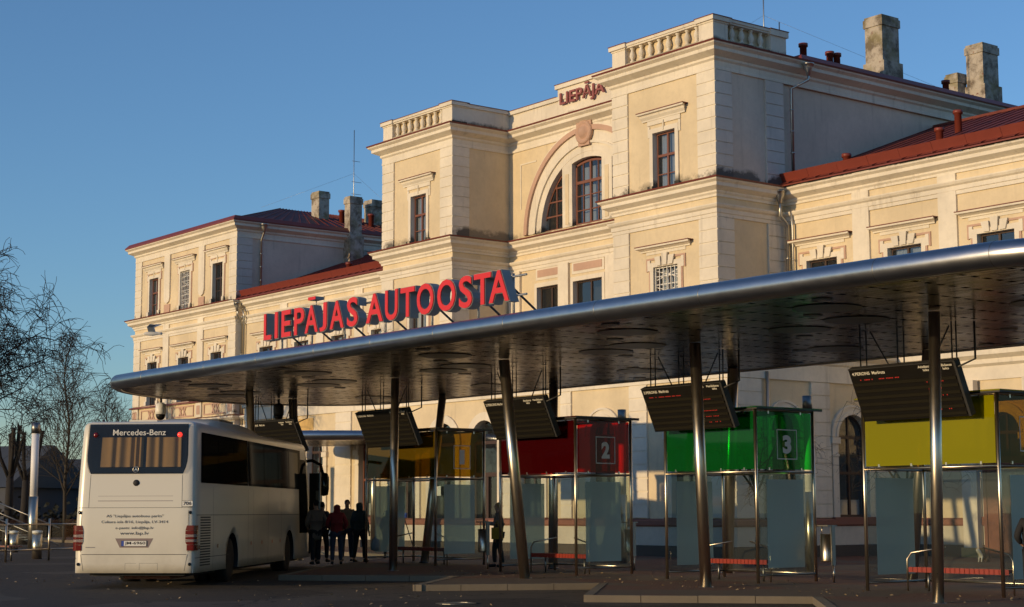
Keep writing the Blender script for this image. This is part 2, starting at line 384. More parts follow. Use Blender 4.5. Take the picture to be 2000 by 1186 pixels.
# triangulated fan in strips: every edge point is joined to the back line
k = len(edge)
back = [(e[0], 60, pz(e[0])) for e in edge]
pb.add([(x, y, pz(x)) for x, y in edge]+back, [(i, i+1, k+i+1, k+i) for i in range(k-1) if edge[i][0] > edge[i+1][0]], 'pavers')
tag(pb.build('pavement'), kind='structure')
kb = MB()
rnd = random.Random(4)
for i in range(k-1):
    a, b = Vector(edge[i]), Vector(edge[i+1]); L = (b-a).length; d = (b-a)/L; nrm = Vector((d.y, -d.x)); n = max(1, round(L/1.0))
    if nrm.y > 0: nrm = -nrm
    for j in range(n):
        p, q = a+d*(L*j/n+.006), a+d*(L*(j+1)/n-.006); e = .004+rnd.random()*.006
        pr, qr = p-nrm*.16, q-nrm*.16; pf, qf = p+nrm*.01, q+nrm*.01
        kb.hexa([(pf.x, pf.y, gz(p.x)-.05), (qf.x, qf.y, gz(q.x)-.05), (qr.x, qr.y, gz(q.x)-.05), (pr.x, pr.y, gz(p.x)-.05),
                 (pf.x, pf.y, pz(p.x)+e), (qf.x, qf.y, pz(q.x)+e), (qr.x, qr.y, pz(q.x)+e), (pr.x, pr.y, pz(p.x)+e)], 'kerb')
tag(kb.build('kerb'), kind='structure')

# ================================================================ STATION BUILDING
ST = tag(empty('station_building', (-51.1, 44, .2)), 'long cream and ochre station with towers, red sheet roofs and arched window', 'station building')
YW, YT, YC, YP, YA = 44.0, 40.63, 43.64, 43.6, 36.5
X0, XR2, XL1, XL2 = -40.83, -46.16, -61.62, -56.38
XP0, XP1, XE, XS, XSL = -92.88, -80.43, -22.0, -36.06, -66.2
ZB = .1
def wall(fr, u0, u1, z0, z1, ops=(), m='wall', depth=.28, mb=None, arc=14):
    own = mb is None; mb = mb or MB()
    rects = [(a, b, c, d+((b-a)/2 if ar else 0)) for a, b, c, d, ar in ops]
    us = sorted({u0, u1} | {x for r in rects for x in r[:2]}); zs = sorted({z0, z1} | {x for r in rects for x in r[2:]})
    for i in range(len(us)-1):
        for j in range(len(zs)-1):
            cu, cz = (us[i]+us[i+1])/2, (zs[j]+zs[j+1])/2
            if any(a < cu < b and c < cz < d for a, b, c, d in rects): continue
            mb.add([fr(us[i], 0, zs[j]), fr(us[i+1], 0, zs[j]), fr(us[i+1], 0, zs[j+1]), fr(us[i], 0, zs[j+1])], [(0, 1, 2, 3)], m)
    for a, b, c, d, ar in ops:
        line = [(a, c), (a, d)]
        if ar:
            r = (b-a)/2; cu = (a+b)/2
            arcp = [(cu-r*math.cos(math.pi*t/arc), d+r*math.sin(math.pi*t/arc)) for t in range(arc+1)]
            for (p, q) in zip(arcp, arcp[1:]):
                mb.add([fr(p[0], 0, p[1]), fr(q[0], 0, q[1]), fr(q[0], 0, d+r), fr(p[0], 0, d+r)], [(0, 1, 2, 3)], m)
            line += arcp[1:]
        else: line += [(b, d)]
        line += [(b, c)] if line[-1] != (b, c) else []
        line += [(a, c)]
        for p, q in zip(line, line[1:]): mb.add([fr(p[0], 0, p[1]), fr(q[0], 0, q[1]), fr(q[0], -depth, q[1]), fr(p[0], -depth, p[1])], [(0, 1, 2, 3)], 'trim')
    if own: return mb
def quoins(fr, u0, u1, z0, z1, w=.07, h=.42, m='trim'):
    z1 -= .005; z0 += .004; mb = MB(); n = max(1, round((z1-z0)/h)); hh = (z1-z0)/n
    mb.fb(fr, u0, u1, .001, w-.03, z0, z1, m)
    for i in range(n): mb.fb(fr, u0, u1+.0, w-.03, w, z0+i*hh+.022, z0+(i+1)*hh-.022, m)
    return mb
def sash(fr, ua, ub, za, zb, w, mcol='frame', cols=2, rows=(.62,), arch=False, mun=(), t=.06):
    mb = MB(); d0, d1 = w-.06, w
    mb.fb(fr, ua, ua+t, d0, d1, za, zb, mcol); mb.fb(fr, ub-t, ub, d0, d1, za, zb, mcol)
    mb.fb(fr, ua+t, ub-t, d0, d1, za, za+t*1.3, mcol)
    if arch:
        r = (ub-ua)/2; cu = (ua+ub)/2; P = [(math.cos(math.pi*k/14), math.sin(math.pi*k/14)) for k in range(15)]
        for (a, b), (c, d) in zip(P, P[1:]): mb.fprism(fr, [(cu+a*r, zb+b*r), (cu+c*r, zb+d*r), (cu+c*(r-t), zb+d*(r-t)), (cu+a*(r-t), zb+b*(r-t))], d0, d1, mcol)
        mb.fb(fr, ua+t, ub-t, d0, d1+.01, zb-.05, zb+.05, mcol); mb.fb(fr, cu-.03, cu+.03, d0, d1+.005, zb+.05, zb+r-.02, mcol)
    else: mb.fb(fr, ua+t, ub-t, d0, d1, zb-t, zb, mcol)
    zt = zb-t if not arch else zb-.05
    for i in range(1, cols): c = ua+(ub-ua)*i/cols; mb.fb(fr, c-.04, c+.04, d0, d1+.012, za+t*1.3, zt, mcol)
    for rr in rows: zz = za+(zb-za)*rr; mb.fb(fr, ua+t, ub-t, d0, d1+.02, zz-.045, zz+.045, mcol)
    for rr in mun: zz = za+(zb-za)*rr; mb.fb(fr, ua+t, ub-t, d0, d1-.012, zz-.018, zz+.018, mcol)
    return mb
def pane_mb(fr, ua, ub, za, zb, w, arch=False, m='pane'):
    mb = MB(); pts = [(ua, za), (ub, za)]
    if arch: r = (ub-ua)/2; cu = (ua+ub)/2; pts += [(cu+r*math.cos(math.pi*k/14), zb+r*math.sin(math.pi*k/14)) for k in range(15)]
    else: pts += [(ub, zb), (ua, zb)]
    mb.add([fr(u, w, z) for u, z in pts], [tuple(range(len(pts)))], m); return mb
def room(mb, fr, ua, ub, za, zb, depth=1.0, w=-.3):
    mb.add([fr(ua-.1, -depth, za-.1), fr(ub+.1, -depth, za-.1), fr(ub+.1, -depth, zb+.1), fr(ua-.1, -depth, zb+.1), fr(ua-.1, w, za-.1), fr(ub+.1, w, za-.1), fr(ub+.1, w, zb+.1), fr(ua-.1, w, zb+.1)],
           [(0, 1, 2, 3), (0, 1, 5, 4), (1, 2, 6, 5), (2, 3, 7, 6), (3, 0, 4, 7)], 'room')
def curtain(fr, ua, ub, za, zb, w, m, full=True, seed=0, fold=.13):
    mb = MB(); r = random.Random(seed); n = int((ub-ua)/.03); vs = []
    for i in range(n+1): u = ua+(ub-ua)*i/n; d = w-.03*(1+math.sin(u*2*math.pi/fold+math.sin(u*5+seed)*1.3)); vs += [fr(u, d, za), fr(u, d, zb)]
    gaps = [] if full else [(.40, .62)]
    mb.add(vs, [(2*i, 2*i+2, 2*i+3, 2*i+1) for i in range(n) if not any(g[0] < i/n < g[1] for g in gaps)], m, True); return mb
def hood(mb, fr, c, hw, z0, z1, pr=.26):
    """projecting cornice over a window, with red sheet on top"""
    pts = [(0, z0), (.07, z0), (.07, z0+.05), (pr*.55, z0+(z1-z0)*.45), (pr*.62, z1-.10), (pr, z1-.08), (pr, z1-.02), (0, z1-.02)]
    n = len(pts); vs = [fr(c-hw+ (pr-p[0])*.5, p[0], p[1]) for p in pts]+[fr(c+hw-(pr-p[0])*.5, p[0], p[1]) for p in pts]
    mb.add(vs, [tuple(range(n)), tuple(range(2*n-1, n-1, -1))]+[(i, (i+1) % n, n+(i+1) % n, n+i) for i in range(n)], 'trim')
    mb.fb(fr, c-hw-.01, c+hw+.01, .0, pr+.02, z1-.018, z1+.012, 'flash')
def window(fr, c, hw, za, zb, style, curt=None, frame='frame', grille=False, seed=0, label=None):
    mb = MB(); ua, ub = c-hw, c+hw
    if style in ('first', 'attic', 'plain_attic'):
        b = .17; zz = zb+.17
        mb.fb(fr, ua-b, ua, .002, .06, za, zz, 'trim'); mb.fb(fr, ub, ub+b, .002, .06, za, zz, 'trim'); mb.fb(fr, ua, ub, .002, .06, zb, zz, 'trim')
        ear = .14; o = b+.0
        if style != 'plain_attic': # salmon outline with shoulders
            for s in (-1, 1):
                e0, e1 = sorted((c+s*(hw+b), c+s*(hw+b+.07))); mb.fb(fr, e0, e1, .001, .045, za+.3, zz-.28, 'salmon')
                e0, e1 = sorted((c+s*(hw+b), c+s*(hw+b+ear))); mb.fb(fr, e0, e1, .001, .058, zz-.28, zz+.10, 'trim')
                e0, e1 = sorted((c+s*(hw+b+ear), c+s*(hw+b+ear+.07))); mb.fb(fr, e0, e1, .001, .045, zz-.30, zz+.17, 'salmon')
                e0, e1 = sorted((c+s*.28, c+s*(hw+b+ear))); mb.fb(fr, e0, e1, .001, .045, zz+.10, zz+.17, 'salmon')
        else:
            for s in (-1, 1):
                e0, e1 = sorted((c+s*(hw+b), c+s*(hw+b+.10))); mb.fb(fr, e0, e1, .001, .04, zz-.3, zz+.12, 'trim')
        for s in (-1, 1): # base blocks
            e0, e1 = sorted((c+s*(hw-.0), c+s*(hw+b+.08))); mb.fb(fr, e0, e1, .0605, .11, za, za+.26, 'ledge' if style == 'plain_attic' else 'trim')
    if style == 'first':
        zz = zb+.17
        for a in (-.36, 0, .36):
            mb.fprism(fr, [(c+a-.11-a*.18, zb+.03), (c+a+.11-a*.18, zb+.03), (c+a+.15, zz+.30-abs(a)*.3), (c+a-.15, zz+.30-abs(a)*.3)], .061, .12, 'trim')
        mb.fb(fr, c-1.02, c+1.02, .001, .03, zz+.30, zb+.62, 'trim')
        hood(mb, fr, c, 1.38, zb+.58, zb+.78)
        mb.fb(fr, c-1.0, c+1.0, .002, .16, za-.14, za-.02, 'trim'); mb.fb(fr, c-1.02, c+1.02, .002, .18, za-.018, za+.01, 'flash')
    if style in ('attic', 'plain_attic'):
        mb.fb(fr, c-.02, c+.02, .061, .09, zb+.05, zb+.42, 'trim'); mb.fb(fr, c-.86, c+.86, .001, .05, zb+.31, zb+.50, 'trim')
        hood(mb, fr, c, 1.22 if style == 'plain_attic' else 1.28, zb+.48, zb+.80)
    if style == 'low':
        mb.fb(fr, ua-.16, ua, .002, .07, za, zb+.18, 'trim'); mb.fb(fr, ub, ub+.16, .002, .07, za, zb+.18, 'trim'); mb.fb(fr, ua, ub, .002, .07, zb, zb+.18, 'trim')
        mb.fb(fr, ua-.1, ub+.1, .002, .03, zb+.30, zb+.85, 'trim'); mb.fb(fr, ua+.02, ub-.02, .031, .05, zb+.42, zb+.72, 'salmon')
        mb.fb(fr, c-1.0, c+1.0, .002, .16, za-.14, za-.02, 'trim')
    if style == 'arch':
        r = hw; P = [(math.cos(math.pi*k/18), math.sin(math.pi*k/18)) for k in range(19)]
        for r0, r1, w in ((r, r+.10, .09), (r+.10, r+.24, .06), (r+.24, r+.31, .10)):
            for (a, b), (cc, d) in zip(P, P[1:]): mb.fprism(fr, [(c+a*r0, zb+b*r0), (c+cc*r0, zb+d*r0), (c+cc*r1, zb+d*r1), (c+a*r1, zb+b*r1)], .001, w, 'trim')
        for s in (-1, 1):
            e0, e1 = sorted((c+s*r, c+s*(r+.27))); mb.fb(fr, e0, e1, .001, .07, za, zb-.22, 'trim')
            e0, e1 = sorted((c+s*(r-.04), c+s*(r+.34))); mb.fb(fr, e0, e1, .001, .13, zb-.22, zb-.02, 'trim'); mb.fb(fr, e0+.03, e1-.03, .001, .10, zb-.62, zb-.55, 'trim')
        mb.fb(fr, c-hw-.3, c+hw+.3, .001, .14, za-.10, za, 'basered')
    zt = zb+(hw if style == 'arch' else 0)
    if hw > .6 and style == 'arch': mb.fb(fr, ua-.02, ub+.02, -.42, -.40, za, za+.55, 'basewhite')
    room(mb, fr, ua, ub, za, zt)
    w = mb.build('window', ST)
    if label: w['label'] = label
    ar = style == 'arch'
    sash(fr, ua, ub, za, zb, -.16, frame, arch=ar, rows=(.62,) if not ar else (.55,), mun=(.31,) if style in ('attic', 'plain_attic') else ()).build('frame', w)
    pane_mb(fr, ua+.03, ub-.03, za+.04, zb-(0 if ar else .03), -.19, ar).build('pane', w)
    if curt: curtain(fr, ua+.05, ub-.05, za+.08, zb-.05, -.30, curt, seed=seed).build('curtain', w)
    if grille:
        g = MB()
        for i in range(7): u = ua+.04+(2*hw-.08)*i/6; g.fb(fr, u-.014, u+.014, -.05, -.02, za+.02, zb-.02, 'white')
        for i in range(9):
            z = za+.04+(zb-za-.08)*i/8; g.fb(fr, ua, ub, -.075, -.055, z-.014, z+.014, 'white')
        for i in range(4):
            z = za+.2+(zb-za)*.24*i
            g.fprism(fr, [(ua, z), (ub, z+.35), (ub, z+.38), (ua, z+.03)], -.095, -.078, 'white'); g.fprism(fr, [(ua, z+.35), (ub, z), (ub, z+.03), (ua, z+.38)], -.113, -.096, 'white')
        g.build('grille', w)
    return w
FW, FT, FC, FP, FA, FS = F('front', YW), F('front', YT), F('front', YC), F('front', YP), F('front', YA), F('right', XS)
wingR = [-39.1, -35.5, -31.9, -28.3, -24.7]; wingL = [-63.35, -66.95, -70.55, -74.15, -77.75]; pavW = [-90.4, -86.45, -82.55]
# --- walls
o1 = [(c-.7, c+.7, 7.85, 10.33, 0) for c in wingR]+[(c-.62, c+.62, 1.45, 4.05, 1) for c in wingR[2:]]
wr = wall(FW, X0, XE, 6.95, 12.7, o1[:5]); wall(FW, XS, XE, ZB, 6.95, [o for o in o1[5:]], mb=wr)
wr.add([(XE, YW, ZB), (XE, YW+16, ZB), (XE, YW+16, 12.7), (XE, YW, 12.7)], [(0, 1, 2, 3)], 'wall'); wr.build('wall', ST)
wl = wall(FW, XP1, XL1, ZB, 12.7, [(c-.7, c+.7, 7.85, 10.33, 0) for c in wingL]+[(c-.62, c+.62, 1.45, 4.05, 1) for c in wingL[2:]]); wl.build('wall', ST)
def tower(xa, xb, c):
    t = wall(FT, xa, xb, 6.9, 17.5, [(c-.58, c+.58, 12.99, 15.18, 0), (c-.63, c+.63, 7.85, 10.3, 0)])
    for fr, y1 in ((F('right', xb), None), (F('left', xa), None)):
        ye = YC+.5 if fr.c != X0 else YW+.1; wm = 'shadewall' if fr.c == X0 else 'wall'
        t.add([fr(YT, 0, 12.9), fr(ye, 0, 12.9), fr(ye, 0, 17.5), fr(YT, 0, 17.5)], [(0, 1, 2, 3)], wm); t.add([fr(YT, 0, 6.9), fr(ye, 0, 6.9), fr(ye, 0, 12.9), fr(YT, 0, 12.9)], [(0, 1, 2, 3)], 'wall')
    t.add([(xa, YT, 17.7), (xb, YT, 17.7), (xb, YW, 17.7), (xa, YW, 17.7)], [(0, 1, 2, 3)], 'roof')
    t.build('wall', ST)
tower(XR2, X0, -43.4); tower(XL1, XL2, -58.83)
# side walls of the high middle block
for x in (X0-.06, XL1+.06): MB().add([(x, YW, 6.9), (x, 76, 6.9), (x, 76, 17.5), (x, YW, 17.5)], [(0, 1, 2, 3)], 'shadewall').build('wall', ST)
# centre with the lunette
LC, LZ, LR = -51.2, 13.22, 2.95
cw = MB(); cops = [(LC-3.25, LC-1.75, 8.2, 10.93, 0), (LC-.9, LC+.9, 8.2, 10.93, 0), (LC+1.75, LC+3.25, 8.2, 10.93, 0)]
wall(FC, XL2, XR2, 6.9, LZ, cops, mb=cw)
wall(FC, XL2, XR2, LZ, 17.5, [(LC-LR, LC+LR, LZ+.001, LZ+.002, 1)], mb=cw, arc=28, depth=.35); cw.build('wall', ST)
for i, (a, b, c, d, _) in enumerate(cops): window(FC, (a+b)/2, (b-a)/2, c, d, 'low', frame='framedark', curt=None)
def arcring(mb, r0, r1, w0, w1, m, n=36):
    P = [(math.cos(math.pi*k/n), math.sin(math.pi*k/n)) for k in range(n+1)]
    for (a, b), (c, d) in zip(P, P[1:]): mb.fprism(FC, [(LC+a*r0, LZ+b*r0), (LC+c*r0, LZ+d*r0), (LC+c*r1, LZ+d*r1), (LC+a*r1, LZ+b*r1)], w0, w1, m)
ar = MB()
arcring(ar, LR, LR+.32, -.1, .06, 'trim'); arcring(ar, LR+.32, LR+.42, .001, .14, 'trim'); arcring(ar, LR+.42, LR+.85, .001, .07, 'trim'); arcring(ar, LR+.85, LR+1.06, .001, .17, 'salmon'); arcring(ar, LR+1.06, LR+1.16, .001, .10, 'trim')
# keystone medallion
ar.lathe((LC, YC-.12, LZ+LR+.78), [(.50, 0), (.50, -.10), (.40, -.16), (.34, -.10), (.28, -.10), (.22, -.2), (.02, -.24)], 'salmon', 20, True, 'y')
ar.fb(FC, LC-.46, LC+.46, .12, .20, LZ+LR+.95, LZ+LR+1.22, 'salmon'); ar.fb(FC, LC-.34, LC+.34, .12, .20, LZ+LR+.22, LZ+LR+.45, 'salmon')
ar.build('arch_surround', ST)
# lunette window: middle light and two quadrant lights between white piers
lw = MB(); PW = .93
for s in (-1, 1):
    a, b = sorted((LC+s*PW, LC+s*(PW+.62))); lw.fb(FC, a, b, -.2, .05, LZ, LZ+math.sqrt(LR**2-(PW+.3)**2)+.12, 'trim'); lw.fb(FC, a+.2, b-.2, .05, .07, LZ+.1, LZ+2.2, 'wall')
P = [(LC+LR*1.02*math.cos(math.pi*k/36), LZ+LR*1.02*math.sin(math.pi*k/36)) for k in range(37)]
for (a, b), (c, d) in zip(P, P[1:]): # spandrel between flat segment head and the round arch
    if abs((a+c)/2-LC) < PW: lw.fprism(FC, [(a, b), (c, d), (c, d-.28), (a, b-.28)], -.2, .045, 'trim')
room(lw, FC, LC-LR, LC+LR, LZ, LZ+LR, 2.0, -.36)
lwo = lw.build('window', ST); lwo['label'] = 'large half-round window in three lights'
fr_ = MB(); pn = MB()
def hz(u, r=LR-.02): return LZ+math.sqrt(max(0, r*r-(u-LC)**2))
zc = lambda u: hz(u)-.26
seg = [LC-PW+2*PW*k/10 for k in range(11)]
for a, b in zip(seg, seg[1:]): fr_.fprism(FC, [(a, zc(a)-.09), (b, zc(b)-.09), (b, zc(b)), (a, zc(a))], -.24, -.16, 'frame')
for u in (LC-PW, LC+PW-.09): fr_.fb(FC, u, u+.09, -.24, -.16, LZ, zc(u), 'frame')
for u in (LC-.05,): fr_.fb(FC, u, u+.10, -.24, -.15, LZ, zc(u)-.05, 'frame')
for u in (LC-PW/2, LC+PW/2): fr_.fb(FC, u-.02, u+.02, -.235, -.165, LZ, zc(u)-.05, 'frame')
for z, t in ((LZ+.05, .05), (LZ+.62, .02), (LZ+1.22, .02), (LZ+1.78, .06)): fr_.fb(FC, LC-PW, LC+PW, -.236, -.155 if t > .03 else -.166, z-t, z+t, 'frame')
pn.add([FC(u, -.2, LZ) for u in (LC-PW, LC+PW)]+[FC(u, -.2, zc(u)) for u in reversed(seg)], [tuple(range(13))], 'pane')
for s in (-1, 1):
    u0, u1 = LC+s*(PW+.62), LC+s*(LR-.08); S = [u0+(u1-u0)*k/12 for k in range(13)]
    for a, b in zip(S, S[1:]): fr_.fprism(FC, [(a, hz(a)-.10), (b, hz(b)-.10), (b, hz(b)), (a, hz(a))], -.24, -.16, 'frame')
    fr_.fb(FC, min(u0, u0+s*.07), max(u0, u0+s*.07), -.24, -.16, LZ, hz(u0), 'frame'); um = u0+s*.62; fr_.fb(FC, um-.03, um+.03, -.237, -.163, LZ, hz(um), 'frame')
    for z in (LZ+.05, LZ+.62, LZ+1.22, LZ+1.78):
        ue = LC+s*math.sqrt(LR**2-(z-LZ)**2); fr_.fb(FC, min(u0, ue), max(u0, ue), -.235, -.166, z-.03, z+.03, 'frame')
    pn.add([FC(u1, -.2, LZ), FC(u0, -.2, LZ)]+[FC(u, -.2, hz(u)) for u in S], [tuple(range(15))], 'pane')
fr_.build('frame', lwo); pn.build('pane', lwo); curtain(FC, LC-PW+.05, LC+PW-.05, LZ+.05, LZ+2.45, -.45, 'curtain', fold=.11).build('curtain', lwo)
cp = MB() # thin panel outlines beside the arch and pilasters of the storey below
for s in (-1, 1):
    u = LC+s*4.35; cp.fb(FC, u-.03, u+.03, .001, .03, 14.4, 16.3, 'trim')
    a, b = sorted((LC+s*3.3, LC+s*4.38)); cp.fb(FC, a, b, .001, .03, 16.3, 16.36, 'trim')
for a, b in ((-56.3, -55.55), (-53.0, -52.35), (-50.05, -49.4), (-46.9, -46.2)): MB().fb(FC, a, b, .002, .12, 6.95, 11.75, 'trim').build('pilaster', ST)
cp.build('panel_outline', ST)
# pavilion
pw = wall(FP, XP0, XP1, ZB, 17.35, [(c-.58, c+.58, 13.13, 15.33, 0) for c in pavW]+[(c-.62, c+.62, 7.85, 10.38, 0) for c in pavW]+[(c-.62, c+.62, 1.45, 4.05, 1) for c in pavW])
for x in (XP0, XP1): pw.add([(x, YP, ZB), (x, 60, ZB), (x, 60, 17.35), (x, YP, 17.35)], [(0, 1, 2, 3)], 'shadewall')
pw.add([(XP0, 60, ZB), (XP1, 60, ZB), (XP1, 60, 17.35), (XP0, 60, 17.35)], [(0, 1, 2, 3)], 'wall'); pw.build('wall', ST)
# --- continuous mouldings
upath = [(XP0, 60), (XP0, YP), (XP1, YP), (XP1, YW), (XL1, YW), (XL1, YT), (XL2, YT), (XL2, YC), (XR2, YC), (XR2, YT), (X0, YT), (X0, YW), (XE, YW), (XE, 60)]
c1 = MB()
c1.molding(upath, [(0, 12.42), (.06, 12.42), (.06, 12.50), (.12, 12.56), (.12, 12.62), (.34, 12.74), (.34, 12.86), (.44, 12.93), (.46, 13.00), (0, 13.05)], 'trim')
c1.build('cornice', ST)
c1 = MB(); c1.molding(upath[2:-2], [(0, 13.035), (.49, 12.985), (.51, 13.04), (0, 13.10)], 'flash'); c1.molding(upath[:3], [(0, 13.035), (.49, 12.985), (.51, 13.04), (0, 13.10)], 'flash'); c1.build('flashing', ST)
c1 = MB(); c1.molding(upath, [(0, 11.72), (.06, 11.72), (.06, 11.84), (.09, 11.86), (.09, 12.00), (.16, 12.05), (.20, 12.12), (.20, 12.16), (0, 12.20)], 'trim'); c1.build('string_course', ST)
c1 = MB(); c1.molding([(XP0, 60), (XP0, YP), (XP1, YP), (XP1, YW), (XSL, YW)], [(0, 7.72), (.20, 7.72), (.20, 7.80), (0, 7.85)], 'flash')
c1.molding([(XP0, 60), (XP0, YP), (XP1, YP), (XP1, YW), (XSL, YW)], [(0, 6.6), (.10, 6.6), (.24, 6.72), (.24, 6.80), (0, 6.84)], 'trim')
c1.molding([(XP0, 60), (XP0, YP), (XP1, YP), (XP1, YW), (XSL, YW)], [(.01, 6.84), (.26, 6.81), (.27, 6.84), (.01, 6.88)], 'flash')
c1.molding([(XP0, 60), (XP0, YP), (XP1, YP), (XP1, YW), (XSL, YW)], [(0, 5.7), (.05, 5.7), (.05, 6.1), (.14, 6.2), (.14, 6.3), (0, 6.32)], 'trim')
c1.build('string_course', ST); c1 = MB(); c1.molding([(XS, YW), (XE, YW), (XE, 60)], [(0, 5.7), (.06, 5.7), (.06, 6.12), (.18, 6.2), (.18, 6.34), (.38, 6.46), (.40, 6.62), (0, 6.68)], 'trim')
c1.build('string_course', ST)
topL = [(XL1, 60), (XL1, YT), (XL2, YT), (XL2, YC), (XR2, YC), (XR2, YT), (X0, YT), (X0, 76)]
tp = [(0, 16.92), (.06, 16.92), (.06, 17.0), (.05, 17.02), (.05, 17.22), (.12, 17.28), (.12, 17.36), (.40, 17.50), (.40, 17.62), (.52, 17.70), (.54, 17.77), (0, 17.80)]
c1 = MB(); c1.molding(topL, tp, 'trim'); c1.build('cornice', ST)
c1 = MB(); c1.molding(topL, [(0, 17.79), (.56, 17.75), (.58, 17.805), (0, 17.85)], 'flash'); c1.build('flashing', ST)
ptp = [(o, z-.42) for o, z in tp]
c1 = MB(); c1.molding([(XP0, 60), (XP0, YP), (XP1, YP), (XP1, 60)], ptp, 'trim'); c1.build('cornice', ST)
# base bands
bpath = [(XP0, 60), (XP0, YP), (XP1, YP), (XP1, YW), (XSL, YW), (XSL, YA), (XS, YA), (XS, YW), (XE, YW), (XE, 60)]
c1 = MB(); c1.molding(bpath, [(0, 1.17), (.10, 1.17), (.14, 1.22), (.14, 1.36), (0, 1.42)], 'basered'); c1.molding(bpath, [(0, .58), (.08, .58), (.08, 1.17), (0, 1.17)], 'basewhite'); c1.molding(bpath, [(0, .02), (.12, .02), (.12, .56), (0, .58)], 'basedark')
c1.build('plinth', ST)
# --- corner piers and pilasters
def qb(*a, **k): quoins(*a, **k).build('quoin', ST)
FTR, FTLr, FPR = F('right', X0), F('right', XL2), F('right', XP1)
for z0, z1 in ((13.06, 16.92), (6.9, 11.72)):
    qb(FT, XR2, -45.31, z0, z1); qb(FT, -41.66, X0+.07, z0, z1); qb(FT, XL1, -60.72, z0, z1); qb(FT, -57.2, XL2+.07, z0, z1)
    tm = 'shadetrim' if z0 > 13 else 'trim'; qb(FTR, YT+.001, 41.4, z0, z1, m=tm); qb(FTR, 43.1, YW, z0, z1, m=tm); qb(FTLr, YT+.001, 41.45, z0, z1)
for z0, z1 in ((13.06, 16.5), (7.85, 11.72)):
    qb(FP, XP0, -92.04, z0, z1); qb(FP, -81.19, XP1+.07, z0, z1); qb(FPR, YP+.001, YP+.9 if z0 > 13 else YW, z0, z1, m='shadetrim' if z0 > 13 else 'trim')
for a, b in ((-89.02, -88.3), (-84.76, -84.08)):
    MB().fb(FP, a, b, .002, .082, 7.85, 12.415, 'trim').build('pilaster', ST); pl = MB(); pl.fb(FP, a, b, .002, .09, 14.0, 16.495, 'trim'); pl.fb(FP, a+.0, b-.0, .002, .06, 13.06, 13.62, 'salmon')
    pl.fprism(FP, [(a, 14.0), (a+.1, 13.78), ((a+b)/2, 13.66), (b-.1, 13.78), (b, 14.0)], .002, .09, 'trim'); pl.build('pilaster', ST)
for fr, cs in ((FW, wingR), (FW, wingL)):
    for c in cs:
        a = c+1.36 if cs is wingR else c-2.16
        a = c+1.44; MB().fb(fr, a, a+.72, .002, .082, 7.85, 12.415, 'trim').build('pilaster', ST)
# XX pattern panels under the first floor windows (left part)
def xpanel(fr, c, hw):
    xx = MB()
    z0, z1 = 6.98, 7.62
    for a, b, d, e in ((c-hw, c+hw, z1-.08, z1), (c-hw, c+hw, z0, z0+.08), (c-hw, c-hw+.08, z0+.08, z1-.08), (c+hw-.08, c+hw, z0+.08, z1-.08)): xx.fb(fr, a, b, .002, .05, d, e, 'salmon')
    for q in (-.22, .22):
        zc_ = (z0+z1)/2; h = .24
        xx.fprism(fr, [(c+q-.22, zc_-h), (c+q-.10, zc_-h), (c+q+.22, zc_+h), (c+q+.10, zc_+h)], .003, .05, 'salmon'); xx.fprism(fr, [(c+q+.10, zc_-h), (c+q+.22, zc_-h), (c+q-.10, zc_+h), (c+q-.22, zc_+h)], .003, .058, 'salmon')
    xx.build('frieze_panel', ST)
for c in pavW: xpanel(FP, c, 1.35)
for c in (-77.75, -74.15, -70.55, -66.95): xpanel(FW, c, 1.1)
for a, b in ((-92.88, -92.04), (-89.0, -88.3), (-84.76, -84.08), (-81.19, -80.36)): xx = MB(); xx.fb(FP, a+.02, b-.02, .002, .10, 6.9, 7.70, 'trim'); xx.fb(FP, a+.15, b-.15, .1005, .115, 7.05, 7.55, 'salmon'); xx.build('frieze_panel', ST)
# --- windows
for i, c in enumerate(wingR): window(FW, c, .7, 7.85, 10.33, 'first', frame='framedark', curt='curtain' if i == 1 else None, seed=i+7)
for i, c in enumerate(wingL): window(FW, c, .7, 7.85, 10.33, 'first', frame='framedark', curt='curtainw' if i in (1, 3) else 'curtain' if i == 2 else None, seed=i)
for c in (-43.4, -58.83):
    window(FT, c, .58, 12.99, 15.18, 'plain_attic', curt='curtain', seed=3); window(FT, c, .63, 7.85, 10.3, 'first', curt='curtainw', frame='framedark', grille=(c > -50))
window(FP, pavW[0], .58, 13.13, 15.33, 'attic', curt='curtain', seed=1); window(FP, pavW[1], .58, 13.13, 15.33, 'attic', grille=True, label='window behind a white lattice grille'); window(FP, pavW[2], .58, 13.13, 15.33, 'attic', frame='framedark')
for c in pavW: window(FP, c, .62, 7.85, 10.38, 'first', frame='framedark')
for c in pavW: window(FP, c, .62, 1.45, 4.05, 'arch', frame='framedark')
for c in wingR[2:]+wingL[2:]: window(FW, c, .62, 1.45, 4.05, 'arch', frame='framedark')
# --- ground floor hall in front of the towers
aw = MB(); AC = [-38.2, -42.1, -45.95, -56.3, -60.25, -64.1]; DC = [-48.6, -51.15, -53.7]
wall(FA, XSL, XS, ZB, 6.0, [(c-.62, c+.62, 1.45, 4.12, 1) for c in AC]+[(c-.8, c+.8, .35, 4.12, 1) for c in DC], mb=aw)
SC = [38.62, 41.75]
wall(FS, YA, YW+.2, ZB, 6.0, [(SC[0]-.62, SC[0]+.62, 1.45, 4.12, 1), (SC[1]-.72, SC[1]+.72, 1.45, 3.98, 1)], mb=aw)
aw.add([(XSL, YA, ZB), (XSL, YW, ZB), (XSL, YW, 6), (XSL, YA, 6)], [(0, 1, 2, 3)], 'wall')
aw.add([(XSL, YA, 6.93), (XS, YA, 6.93), (XS, YW, 6.93), (XSL, YW, 6.93)], [(0, 1, 2, 3)], 'roof'); aw.build('wall', ST)
